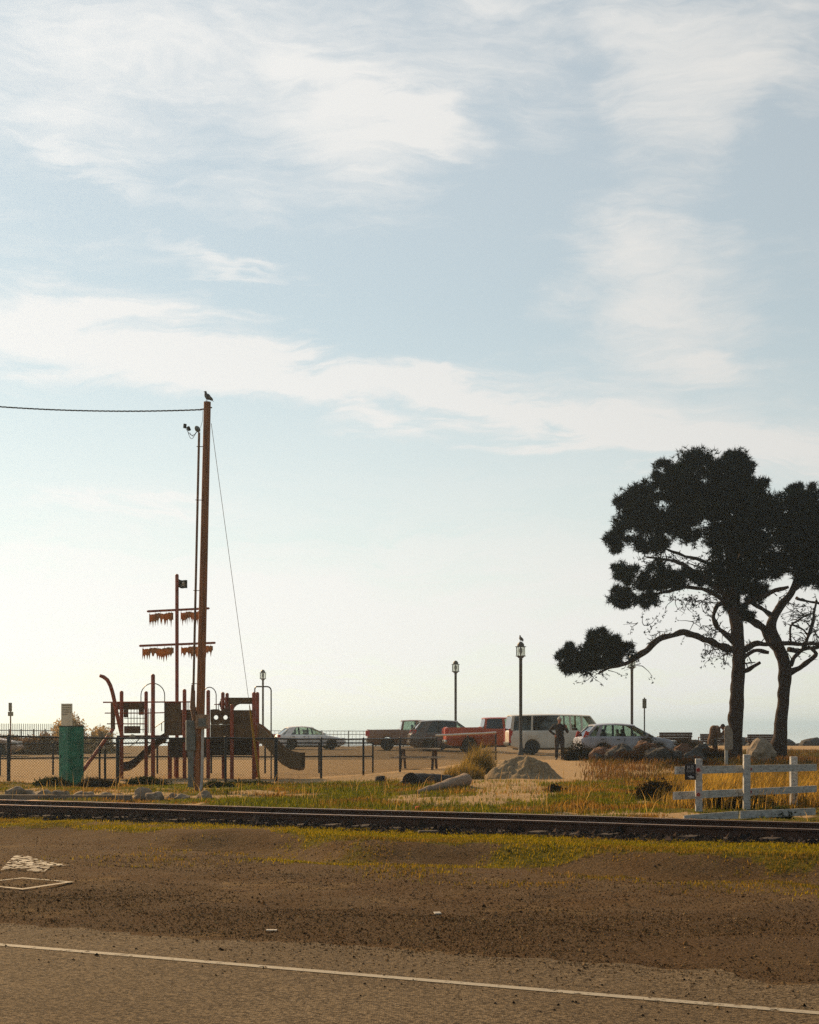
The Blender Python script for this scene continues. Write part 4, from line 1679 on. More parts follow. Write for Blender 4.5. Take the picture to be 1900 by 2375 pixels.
def picnic_table():
    d = 57.5
    c = atd(971, d)
    root = thing('picnic_table', 'sun-bleached picnic table with bench seats behind the chain link fence', 'picnic table', tuple(c), R(-8))
    L = 1.75
    for j in range(4):
        mb = MB(); mb.cbox((.0, -.3 + j * .2, .72), (L * .85, .185, .045), bev=.006); mb.build('top_board', 'table', root, local=True)
    for s in (-1, 1):
        mb = MB(); mb.cbox((0, s * .72, .43), (L, .25, .05), bev=.006); mb.build('bench_board', 'table', root, local=True)
        x = s * L * .32
        mb = MB(); mb.cbox((x, 0, .40), (.05, 1.6, .09)); mb.build('crossbeam', 'bench', root, local=True)
        mb = MB()
        mb.tube([(x, -.62, -.02), (x, -.25, .7)], .045, 6); mb.tube([(x, .62, -.02), (x, .25, .7)], .045, 6); mb.build('leg_frame', 'bench', root, local=True)


picnic_table()


# ------------------------------------------------------------------ vehicles
def paint(name, col, rough=.35):
    m = mat(name, col, rough, .12, 2.0, spec=.35, coat=.22)
    return m


def car(name, label, px, d, yaw, p, col, cat='car', glass='carglass'):
    g = atd(px, d)
    root = thing(name, label, cat, tuple(g), yaw, group='vehicles parked along the promenade')
    L, W, belt, roof, clear = p['L'], p['W'], p['belt'], p['roof'], p.get('clear', .22)
    wr = p.get('wr', .34)
    fx, rx = p['fx'], p['rx']
    pm = paint(name + ' paint', col)
    tops = p['top']
    drop = p.get('bed')
    xs = list(np.linspace(-L / 2, L / 2, 30))
    for c in (fx, rx):
        xs += [c + (wr + .05) * math.cos(R(a)) for a in range(0, 181, 15)] + [c + wr + .052, c - wr - .052]
    if drop: xs += [drop[0] - .002, drop[0] + .002, drop[1] - .002, drop[1] + .002]
    xs += [q[0] for q in tops]
    xs = sorted(set(round(q, 4) for q in xs if -L / 2 <= q <= L / 2))
    vs = []; fs = []
    for x in xs:
        zt = float(np.interp(x, [q[0] for q in tops], [q[1] for q in tops]))
        e = max(0, (abs(x) / (L / 2) - .80) / .20)
        w = W / 2 * (1 - .17 * e ** 2.2)
        zb = clear + .16 * e ** 2
        for c in (fx, rx):
            if abs(x - c) < wr + .051:
                zb = max(zb, wr + math.sqrt(max(0, (wr + .05) ** 2 - (x - c) ** 2)))
        zb = min(zb, zt - .08)
        zs = lambda k: zb + (zt - zb) * k
        dr = 0
        if drop and drop[0] < x < drop[1]: dr = .48
        sec = [(0, zb), (.84 * w, zb), (.975 * w, zb + min(.07, (zt - zb) * .15)), (w, zs(.42)), (w * .995, zs(.62)), (.965 * w, zs(.86)), (.935 * w, zs(.96)), (.885 * w, zt), (.83 * w, zt - dr), (0, zt - dr + (.035 if not dr else 0))]
        ring = sec + [(-a, b) for a, b in sec[-2:0:-1]]
        vs += [(x, a, b) for a, b in ring]
        n = len(ring)
    for i in range(len(xs) - 1):
        for k in range(n):
            fs.append((i * n + k, i * n + (k + 1) % n, (i + 1) * n + (k + 1) % n, (i + 1) * n + k))
    fs += [tuple(range(n)), tuple((len(xs) - 1) * n + k for k in range(n))]
    mb = MB(); mb.add(vs, fs)
    body = mb.build('body', pm, root, local=True, smooth=True)
    # greenhouse
    xa, xb, xc, xd = p['gh']           # windscreen foot, windscreen head, rear roof edge, rear glass foot
    wb, wt = W / 2 * .885, W / 2 * p.get('tumble', .70)
    arch = p.get('arch', .03)
    def rz(x):
        u = (x - xc) / (xb - xc)
        return roof - arch * (2 * min(1, max(0, u)) - 1) ** 2
    def S(xl, xh, t, s, inset=0.):
        y = wb + (wt - wb) * t - inset
        return Vector((xl + (xh - xl) * t, s * y, belt + (rz(xh) - .05 - belt) * t))
    mb = MB()
    vs = []; fs = []
    N = 10
    for i in range(N + 1):
        x = xc - .03 + (xb - xc + .06) * i / N
        z = rz(min(max(x, xc), xb))
        ring = [(-wt - .01, z - .055), (-wt * .985, z - .02), (-wt * .8, z + .012), (0, z + .035), (wt * .8, z + .012), (wt * .985, z - .02), (wt + .01, z - .055), (wt * .9, z - .06), (0, z - .03), (-wt * .9, z - .06)]
        vs += [(x, a, b) for a, b in ring]; n = len(ring)
    for i in range(N):
        for k in range(n):
            fs.append((i * n + k, i * n + (k + 1) % n, (i + 1) * n + (k + 1) % n, (i + 1) * n + k))
    fs += [tuple(range(n)), tuple(N * n + k for k in range(n))]
    mb.add(vs, fs); mb.build('roof', pm, root, local=True, smooth=True)
    pil = p['pil']                     # (x low, x high, width, painted)
    gl = p.get('glasses', {})
    for s in (-1, 1):
        for (l, h, w, painted) in pil:
            q = [S(l - w / 2, h - w / 2, 0, s), S(l + w / 2, h + w / 2, 0, s), S(l + w / 2, h + w / 2, 1, s), S(l - w / 2, h - w / 2, 1, s)]
            mb = MB(); mb.prism(q, (0, -s * .06, 0)); mb.build('pillar', pm if painted else 'trim', root, local=True)
        for i in range(len(pil) - 1):
            l0, h0, w0, _ = pil[i]; l1, h1, w1, _ = pil[i + 1]
            a = (l0 + w0 / 2, h0 + w0 / 2); b = (l1 - w1 / 2, h1 - w1 / 2)
            q = [S(a[0], a[1], 0, s, .015), S(b[0], b[1], 0, s, .015), S(b[0], b[1], 1, s, .015), S(a[0], a[1], 1, s, .015)]
            mb = MB(); mb.prism(q, (0, -s * .005, 0)); mb.build('side_window', gl.get(i, glass), root, local=True)
        mb = MB(); mb.cbox((p.get('mir', xa - .35), s * (W / 2 + .06), belt + .06), (.12, .16, .14), bev=.03); mb.build('mirror', pm if p.get('mirp') else 'trim', root, local=True)
        for hx in p.get('handles', ()):
            mb = MB(); mb.cbox((hx, s * (W / 2 * .992), belt - .13), (.16, .03, .03), bev=.008); mb.build('door_handle', 'trim', root, local=True)
        for hx in p.get('seams', ()):
            mb = MB(); mb.cbox((hx, s * (W / 2 * .985), (belt + clear) / 2 + .1), (.012, .03, belt - clear - .35)); mb.build('door_seam', 'trim', root, local=True)
        hw = p.get('head', (.22, .14))
        mb = MB(); mb.cbox((L / 2 - .14, s * W * .37, p.get('hz', .72)), (.26, hw[0], hw[1]), rz=-s * .35, bev=.03); mb.build('headlight', 'headl', root, local=True)
        tw, th, tz = p.get('taill', (.2, .16, .85))
        mb = MB(); mb.cbox((-L / 2 + p.get('tx', .10), s * W * .405, tz), (.2, tw, th), rz=s * .25, ry=p.get('try', 0.), bev=.02); mb.build('taillight', 'tail', root, local=True)
        for c in (fx, rx):
            mb = MB()
            m = Matrix.Rotation(R(90), 3, 'X')
            mb.lathe([(wr * .60, -.10), (wr * .92, -.105), (wr, -.07), (wr, .07), (wr * .92, .105), (wr * .60, .10)], (0, 0, 0), 24, m)
            w_ = mb.build('wheel', 'tyre', root, local=True, smooth=True)
            w_.location = (c, s * (W / 2 - .125), wr)
            mb = MB(); mb.lathe([(.02, -.06), (wr * .62, -.085), (wr * .62, .085), (.02, .06)], (0, 0, 0), 20, m)
            for k in range(5):
                a_ = 2 * math.pi * k / 5
                mb.cbox((math.cos(a_) * wr * .33, -s * 0 + s * .085, math.sin(a_) * wr * .33), (wr * .55, .02, .05), ry=-a_)
            r_ = mb.build('rim', 'rim', w_, local=True, smooth=False)
    # front and rear glass
    zt_ = rz(xb) - .055
    q = [Vector((xa, -wb, belt)), Vector((xa, wb, belt)), Vector((xb, wt, zt_)), Vector((xb, -wt, zt_))]
    mb = MB(); mb.prism(q, (.006, 0, .006)); mb.build('windscreen', 'carglass', root, local=True)
    zt_ = rz(xc) - .055
    q = [Vector((xd, -wb * .97, belt)), Vector((xd, wb * .97, belt)), Vector((xc, wt, zt_)), Vector((xc, -wt, zt_))]
    mb = MB(); mb.prism(q, (-.006, 0, .006)); mb.build('rear_window', gl.get('rear', glass), root, local=True)
    # bumpers, plate, underbody, seats
    bm_ = p.get('bumper', pm)
    for s in (-1, 1):
        mb = MB(); mb.cbox((s * (L / 2 - .02), 0, clear + .27), (.18, W * .84, .2), bev=.05); mb.build('bumper', bm_, root, local=True, smooth=True)
    mb = MB(); mb.cbox((-L / 2 - .10 + .06, 0, .62), (.015, .31, .16)); mb.build('number_plate', 'plate', root, local=True)
    mb = MB(); mb.cbox((0, 0, clear + .1), (L * .86, W * .62, .3)); mb.build('underbody', 'trim', root, local=True)
    for sx in p.get('seats', ()):
        for sy in (-.37, .37):
            mb = MB(); mb.cbox((sx, sy, belt - .16), (.16, .46, .62), ry=R(-12), bev=.05); mb.cbox((sx - .09, sy, belt + .24), (.10, .26, .18), ry=R(-8), bev=.04)
            mb.cbox((sx + .25, sy, belt - .42), (.5, .48, .16), bev=.05); mb.build('seat', 'seat', root, local=True)
    if 'steer' in p:
        mb = MB(); c = Vector((p['steer'], .37, belt - .02))
        mb.tube([c + Vector((.06 * math.sin(a), .17 * math.cos(a), .16 * math.sin(a))) for a in np.linspace(0, 2 * math.pi, 15)], .016, 6); mb.build('steering_wheel', 'trim', root, local=True)
    if p.get('rack'):
        for s in (-1, 1):
            mb = MB(); mb.tube([(xc + .2, s * wt * .9, roof + .0), (xc + .3, s * wt * .9, roof + .055), (xb - .3, s * wt * .9, roof + .055), (xb - .2, s * wt * .9, roof + .0)], .018, 6); mb.build('roof_rail', 'trim', root, local=True)
    return root


suv = dict(L=4.53, W=1.80, belt=1.06, roof=1.64, clear=.24, wr=.345, fx=1.36, rx=-1.26, top=[(-2.265, .95), (-2.15, 1.02), (-1.9, 1.06), (.95, 1.06), (1.3, 1.03), (1.9, .92), (2.15, .80), (2.265, .62)],
           gh=(1.15, .28, -1.55, -2.08), tumble=.70, arch=.06, pil=[(1.12, .28, .07, 1), (.42, .22, .07, 0) if 0 else (.20, .10, .08, 0), (-.78, -.74, .09, 0), (-1.50, -1.28, .16, 1), (-2.02, -1.55, .16, 1)], seats=(-.15, -1.05), steer=.55,
           handles=(-.55, -1.3), seams=(.95, -.25, -1.15), taill=(.07, .44, 1.08), tx=.22, hz=.80, mirp=1, mir=.8)
suv['try'] = R(20)
hatch = dict(L=4.46, W=1.78, belt=.96, roof=1.50, clear=.2, wr=.32, fx=1.34, rx=-1.30, top=[(-2.23, .80), (-2.1, .95), (-1.85, .97), (.8, .95), (1.2, .90), (1.8, .78), (2.1, .68), (2.23, .5)],
             gh=(1.10, .15, -1.45, -2.02), tumble=.68, arch=.07, pil=[(1.08, .15, .06, 1), (.10, .0, .09, 0), (-.80, -.82, .10, 0), (-1.55, -1.2, .42, 1), (-1.98, -1.45, .12, 1)], seats=(-.2, -1.1), steer=.5, handles=(-.5, -1.2), seams=(.95, -.2, -1.15),
             taill=(.2, .17, .88), hz=.68, mirp=1, mir=.75)
van = dict(L=5.70, W=2.0, belt=1.28, roof=2.12, clear=.30, wr=.36, fx=1.78, rx=-1.66, top=[(-2.85, 1.20), (-2.8, 1.28), (1.9, 1.28), (2.2, 1.20), (2.6, 1.08), (2.8, .98), (2.85, .7)],
           gh=(2.05, 1.45, -2.72, -2.82), tumble=.84, arch=.05, pil=[(2.03, 1.45, .08, 1), (1.02, .98, .10, 1), (.42, .36, .10, 1), (-.20, -.20, .08, 1), (-1.68, -1.65, .10, 1), (-2.2, -2.14, .05, 0), (-2.74, -2.66, .14, 1)],
           glasses={0: 'carglass', 1: 'carglass', 2: 'carglass', 3: 'darkglass', 4: 'darkglass', 5: 'darkglass', 'rear': 'darkglass'}, seats=(.8, -.3, -1.2), steer=1.5, handles=(.9, -.05), seams=(1.75, .7, -.2), taill=(.10, .75, 1.0), tx=.06, hz=.85, bumper='trim', mir=1.75, head=(.3, .2))
pick = pick


def truck(h, bedz, L, belt, cab0, cab1, W=1.95, fx=1.9, rx=-1.7, beltc=None):
    return dict(L=L, W=W, belt=belt, roof=h, clear=.36, wr=.39, fx=fx, rx=rx, top=[(-L / 2, bedz - .02), (cab0 - .06, bedz), (cab0 - .02, belt), (cab1 + .5, belt), (cab1 + .75, belt - .03), (L / 2 - .15, belt - .14), (L / 2, belt - .4)],
                bed=(-L / 2 + .12, cab0 - .10), gh=(cab1 + .55, cab1 - .1, cab0 + .12, cab0 + .02), tumble=.76, arch=.03,
                pil=[(cab1 + .53, cab1 - .1, .08, 1), ((cab0 + cab1) / 2 + .2, (cab0 + cab1) / 2 + .16, .14, 1), (cab0 + .10, cab0 + .18, .12, 1)], seats=((cab0 + cab1) / 2,), steer=cab1 + .1,
                handles=((cab0 + cab1) / 2 + .35,), seams=((cab0 + cab1) / 2 + .2,), taill=(.10, .35, bedz - .25), tx=.03, bumper='chrome', hz=.95, mir=cab1 + .2, head=(.3, .2))


car('parked_suv', 'blue-grey compact parked car in front of the white van, nearest of the vehicles', 1449, 76, R(9), suv, (.33, .33, .37))
car('passenger_van', 'white passenger van with dark side windows parked behind the standing person', 1299, 87.5, R(6), van, (.66, .60, .50), 'van', 'darkglass')
tr = truck(1.98, 1.44, 6.0, 1.36, -.9, 1.1)
tr['glasses'] = {1: 'darkglass', 'rear': 'darkglass'}
car('pickup_truck', 'bright red pickup truck parked left of the white van', 1153, 93.5, R(5), tr, (.42, .062, .009), 'pickup')
dk = dict(suv); dk.update(L=4.9, fx=1.5, rx=-1.35, roof=1.86, belt=1.14, gh=(1.3, .42, -1.75, -2.30), top=[(-2.45, 1.0), (-2.35, 1.08), (-2.0, 1.14), (1.1, 1.14), (1.6, 1.08), (2.2, .98), (2.4, .85), (2.45, .62)],
          pil=[(1.27, .42, .07, 1), (.35, .25, .08, 0), (-.75, -.72, .10, 0), (-1.75, -1.35, .5, 1), (-2.24, -1.75, .14, 1)], glasses={1: 'darkglass', 2: 'darkglass', 'rear': 'darkglass'}, seats=(-.1, -1.0), handles=(-.5, -1.3))
car('parked_estate_car', 'dark grey parked car between the brown pickup and the red pickup', 1042, 99, R(7), dk, (.11, .088, .072))
tb = truck(1.88, 1.31, 5.6, 1.27, -.75, 1.0, 1.85, 1.75, -1.55)
car('pickup_truck', 'dull brown pickup truck with open bed, left of the dark parked car', 955, 103, R(4), tb, (.21, .100, .052), 'pickup')
car('hatchback', 'white hatchback parked right of the playset slide', 717, 107, R(15), hatch, (.82, .80, .77))
sed = dict(hatch)
car('parked_sedan', 'brown parked car cut by the left edge of the picture', -58, 83, R(2), sed, (.40, .26, .17), 'car')


# ------------------------------------------------------------------ people
def fleshed(mb, name, m, parent, vox):
    o = mb.build(name, m, parent, local=True)
    r = o.modifiers.new('remesh', 'REMESH'); r.mode = 'VOXEL'; r.voxel_size = vox; r.use_smooth_shade = True
    s = o.modifiers.new('smooth', 'SMOOTH'); s.iterations = 3; s.factor = .5
    return o


def hand(mb, wrist, dirv, palmn, k=1.):
    d = Vector(dirv).normalized(); n = Vector(palmn); n = (n - d * n.dot(d)).normalized(); s = d.cross(n)
    w = Vector(wrist)
    pm = w + d * .05 * k
    mtx = Matrix((s, d, n)).transposed()
    mb.ell(pm, (.042 * k, .055 * k, .018 * k), 10, 8, mtx)
    for i, (off, ln) in enumerate(((-.030, .070), (-.010, .080), (.010, .075), (.029, .058))):
        a = w + d * .085 * k + s * off * k
        b = a + d * ln * .5 * k + n * .008 * k
        c = b + d * ln * .42 * k + n * .03 * k
        mb.tube([a, b, c], [.011 * k, .010 * k, .008 * k], 6)
    a = w + d * .03 * k - s * .035 * k
    mb.tube([a, a + d * .035 * k - s * .03 * k + n * .01 * k, a + d * .065 * k - s * .035 * k + n * .025 * k], [.013 * k, .012 * k, .009 * k], 6)


def head(mb, c, mtx):
    """mtx columns: right, forward, up"""
    T = lambda x, y, z: Vector(c) + mtx @ Vector((x, y, z))
    mb.ell(T(0, -.005, .02), (.075, .095, .098), 14, 10, mtx)
    mb.ell(T(0, .03, -.045), (.055, .060, .070), 12, 8, mtx)
    mb.tube([T(0, .085, .02), T(0, .108, -.018), T(0, .09, -.025)], [.010, .016, .010], 6)
    mb.ell(T(0, .082, -.058), (.026, .012, .008), 8, 6, mtx)
    for s in (-1, 1):
        mb.ell(T(s * .077, -.005, .0), (.012, .022, .032), 8, 6, mtx)
        mb.ell(T(s * .03, .082, .012), (.014, .010, .009), 8, 6, mtx)


def standing_person():
    d = 67.0
    g = atd(1298, d)
    root = thing('person', 'person in dark jacket and pale cap standing hand on hip behind the sand heap', 'person', tuple(g))
    V = lambda *a: Vector(a)
    sh = [V(-.18, 0, 1.42), V(.18, 0, 1.42)]
    el = [V(-.40, .05, 1.20), V(.33, -.02, 1.14)]
    wr = [V(-.20, -.09, 1.04), V(.27, -.20, 1.32)]
    b = MB()
    b.tube([V(0, 0, .90), V(0, 0, 1.05), V(0, 0, 1.25), V(0, .0, 1.40), V(0, 0, 1.47)], [.14, .13, .15, .14, .07], 12)
    b.tube([V(0, 0, 1.42), V(0, -.01, 1.58)], .055, 10)
    for i in (0, 1):
        b.tube([sh[i], el[i], wr[i]], [.055, .042, .030], 8)
        s = (-1, 1)[i]
        b.tube([V(s * .09, 0, .92), V(s * .115, -.02, .50), V(s * .13, .01, .08)], [.085, .055, .042], 10)
        b.tube([V(s * .13, .05, .05), V(s * .14, -.06, .045), V(s * .15, -.16, .03)], [.04, .042, .03], 8)
    hand(b, wr[0], V(.55, -.1, -.75), V(.3, .9, 0)); hand(b, wr[1], V(-.25, -.1, .95), V(-.6, .6, 0))
    hm = Matrix((V(-1, 0, 0), V(.12, -.99, -.05), V(0, 0, 1))).transposed()
    head(b, V(0, -.015, 1.635), hm)
    body = fleshed(b, 'body', 'skin', root, .011)
    j = MB()
    j.tube([V(0, 0, .80), V(0, 0, .95), V(0, 0, 1.08), V(0, 0, 1.26), V(0, 0, 1.40), V(0, 0, 1.50)], [.175, .175, .165, .185, .175, .085], 14)
    for i in (0, 1):
        j.tube([sh[i] * .9 + V(0, 0, .14), sh[i], sh[i].lerp(el[i], .5), el[i], el[i].lerp(wr[i], .55), wr[i]], [.08, .085, .072, .066, .055, .045], 10)
    fleshed(j, 'jacket', 'jacket', root, .018)
    t = MB()
    for s in (-1, 1):
        t.tube([V(s * .08, 0, .95), V(s * .10, 0, .82), V(s * .115, -.02, .50), V(s * .13, .01, .07)], [.115, .112, .082, .065], 12)
    fleshed(t, 'trousers', 'trouser', root, .016)
    for s in (-1, 1):
        f = MB(); f.ell(V(s * .14, -.06, .05), (.05, .14, .055), 12, 8); f.ell(V(s * .135, .02, .07), (.045, .06, .06), 10, 6); f.build('shoe', 'shoe', root, local=True, smooth=True)
    c = MB(); c.ell(V(0, -.01, 1.68), (.086, .106, .088), 14, 10); c.tube([V(0, -.012, 1.655), V(0, -.012, 1.69)], [.094, .094], 14)
    fleshed(c, 'knit_cap', 'cap', root, .012)


def bent_person():
    d = 70.0
    g = atd(1655, d)
    root = thing('person', 'person in a brown coat stooping with hands raised to face beside the left pine', 'person', tuple(g))
    V = lambda *a: Vector(a)
    b = MB()
    b.tube([V(-.02, 0, .82), V(.02, 0, .98), V(.08, 0, 1.18), V(.18, 0, 1.34), V(.25, 0, 1.38)], [.14, .14, .15, .13, .07], 12)
    b.tube([V(.22, 0, 1.37), V(.34, 0, 1.42)], .055, 10)
    sh = [V(.17, -.19, 1.33), V(.17, .19, 1.33)]
    el = [V(.22, -.27, 1.03), V(.24, .24, 1.04)]
    wr = [V(.43, -.10, 1.17), V(.44, .08, 1.18)]
    for i in (0, 1):
        b.tube([sh[i], el[i], wr[i]], [.055, .042, .03], 8)
        s = (-1, 1)[i]
        b.tube([V(0, s * .09, .88), V(.10, s * .11, .48), V(.02 + .08 * i, s * .12, .08)], [.085, .055, .042], 10)
        b.tube([V(-.03 + .08 * i, s * .12, .05), V(.08 + .08 * i, s * .12, .045), V(.19 + .08 * i, s * .13, .03)], [.04, .042, .03], 8)
        hand(b, wr[i], V(.1, -(-1, 1)[i] * .25, .95), V(-.3, -(-1, 1)[i] * .9, 0))
    f = V(.86, -.15, -.5).normalized(); r_ = V(-.15, -1, 0); r_ = (r_ - f * r_.dot(f)).normalized(); u = r_.cross(f)
    hm = Matrix((r_, f, u)).transposed()
    head(b, V(.40, -.02, 1.42), hm)
    fleshed(b, 'body', 'skin', root, .011)
    j = MB()
    j.tube([V(-.05, 0, .68), V(-.05, 0, .86), V(.0, 0, 1.0), V(.04, 0, 1.2), V(.12, 0, 1.36), V(.24, 0, 1.41)], [.20, .205, .205, .22, .19, .09], 14)
    j.ell(V(.02, 0, 1.30), (.19, .2, .20), 12, 8)
    for i in (0, 1):
        j.tube([V(.14, (-1, 1)[i] * .1, 1.38), sh[i], sh[i].lerp(el[i], .5), el[i], el[i].lerp(wr[i], .6), wr[i]], [.09, .095, .08, .072, .06, .05], 10)
    fleshed(j, 'coat', 'coat', root, .018)
    t = MB()
    for i, s in enumerate((-1, 1)):
        t.tube([V(0, s * .08, .92), V(.03, s * .10, .75), V(.10, s * .11, .48), V(.02 + .08 * i, s * .12, .07)], [.12, .112, .082, .065], 12)
    fleshed(t, 'trousers', 'trouser', root, .016)
    for i, s in enumerate((-1, 1)):
        q = MB(); q.ell(V(.07 + .08 * i, s * .125, .05), (.14, .05, .055), 12, 8); q.build('shoe', 'shoe', root, local=True, smooth=True)
    c = MB()
    c.ell(V(.40, -.02, 1.42) + hm @ V(0, -.022, .035), (.088, .10, .098), 14, 10, hm)
    fleshed(c, 'hair', 'hair', root, .012)


standing_person()
bent_person()


# ------------------------------------------------------------------ logs, heap, litter
def logs():
    def log(name, m, a, b, r0, r1, label, seed, flare=0.):
        mb = MB()
        pts = []; rr = []
        n = 14
        for i in range(n + 1):
            u = i / n
            q = a.lerp(b, u) + Vector((0, 0, .03 * noise.noise((u * 5, seed, 0)))) + Vector((noise.noise((u * 4, 0, seed)) * .03, 0, 0))
            pts.append(q); rr.append((r0 + (r1 - r0) * u) * (1 + .16 * noise.noise((u * 9, seed, 2))) * (1 + flare * max(0, u - .8)))
        mb.tube(pts, rr, 14)
        for i, v in enumerate(mb.v):
            q = Vector(v); k = 1 + .0
            off = noise.noise(q * 7 + Vector((seed, 0, 0))) * .025
            mb.v[i] = (q.x + off, q.y + off, q.z + off)
        o = mb.build(name, m, smooth=True)
        tag(o, label, 'log')
    a = on(968, 1838); b = on(1080, 1826)
    log('driftwood_log', 'log', a + Vector((0, 0, .0)), b + Vector((0, .2, .17)), .05, .15, 'pale bleached driftwood log lying slanted on the grass', 3.3, .8)
    a = on(952, 1826); b = on(1042, 1818)
    log('dark_log', 'darklog', a + Vector((0, .3, .13)), b + Vector((.0, .6, .10)), .21, .13, 'thick dark log behind the pale driftwood log', 9.1)
    p = on(884, 1820)
    mb = MB(); mb.lathe([(.22, -.05), (.19, .03), (.165, .12), (.15, .20), (.10, .235), (.0, .22)], p, 14)
    o = mb.build('tree_stump', 'darklog', smooth=True); tag(o, 'low dark stump at the foot of the fence, left of the logs', 'stump')
    p = on(928, 1822)
    mb = MB(); mb.cbox(p + Vector((0, 0, .06)), (.26, .1, .08), rz=.3, ry=-.5, bev=.01)
    o = mb.build('timber_offcut', 'log'); tag(o, 'short pale timber offcut leaning in the grass left of the dark log', 'timber')
    # sand heap
    c = atd(1222, 47.5)
    xs = np.linspace(-1.35, 1.35, 64); ys = np.linspace(-1.2, 1.2, 56)
    def hh(x, y):
        r = np.sqrt(((x + .05) / 1.0) ** 2 + (y / 1.0) ** 2)
        h1 = .66 * np.cos(np.clip(r / 1.12, 0, 1) * np.pi / 2) ** 1.25
        r2 = np.sqrt(((x + .62) / .62) ** 2 + ((y + .1) / .75) ** 2)
        h2 = .46 * np.clip(1 - r2, 0, 1) ** .6
        n = fbm(x + 30, y + 11, 3.0, 4)
        h = np.maximum(h1, h2)
        return np.where(h > 0, h + (n - .5) * .46 * np.minimum(1, h * 4), -.03)
    me, v = grid_mesh('sand_heap', xs, ys, hh)
    me.materials.append(M['sandpile'])
    o = bpy.data.objects.new('sand_heap', me); COL.objects.link(o); o.location = c - Vector((0, 0, .02))
    tag(o, 'grey-brown heap of sand in front of the standing person', 'sand heap')
    # small litter and fittings
    p = on(968, 1879); mb = MB(); mb.cbox(p + Vector((0, 0, .04)), (.07, .05, .05), rz=.4, rx=.3, bev=.01); mb.cbox(p + Vector((.04, .01, .07)), (.05, .04, .01), ry=.5)
    tag(mb.build('litter_scrap', 'orange'), 'small orange scrap in the grass behind the far rail', 'litter')
    p = on(630, 2161); mb = MB(); mb.cbox(p + Vector((0, 0, .012)), (.085, .035, .008), rz=-.1, rx=.1, bev=.002)
    tag(mb.build('litter_scrap', 'paper'), 'white scrap lying at the road edge, left of centre', 'litter')
    p = on(1015, 2121); mb = MB(); mb.cbox(p + Vector((0, 0, .012)), (.06, .05, .012), rz=.3, rx=.2, bev=.003)
    tag(mb.build('litter_scrap', 'paper'), 'small white scrap on the gravel near the picture centre', 'litter')
    p = on(995, 1934); mb = MB(); mb.cbox(p + Vector((0, 0, .02)), (.30, .16, .05), rz=.1, bev=.012)
    tag(mb.build('iron_plate', 'plate_dark'), 'dark rusty plate lying on the grass in front of the rails', 'metal plate')


logs()


# ------------------------------------------------------------------ pine trees
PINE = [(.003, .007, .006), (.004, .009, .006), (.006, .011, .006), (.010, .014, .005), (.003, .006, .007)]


def tufts(centers, n_needle=8, ln=.2, wd=.045):
    n = len(centers)
    C = np.repeat(centers, n_needle, 0)
    d = rng.normal(size=(len(C), 3)); d[:, 2] += .35
    d /= np.linalg.norm(d, axis=1)[:, None]
    s = rng.normal(size=(len(C), 3)); s -= (s * d).sum(1)[:, None] * d; s /= np.linalg.norm(s, axis=1)[:, None]
    l = ln * rng.uniform(.6, 1.25, (len(C), 1))
    return np.stack([C - s * wd / 2, C + s * wd / 2, C + d * l], 1)


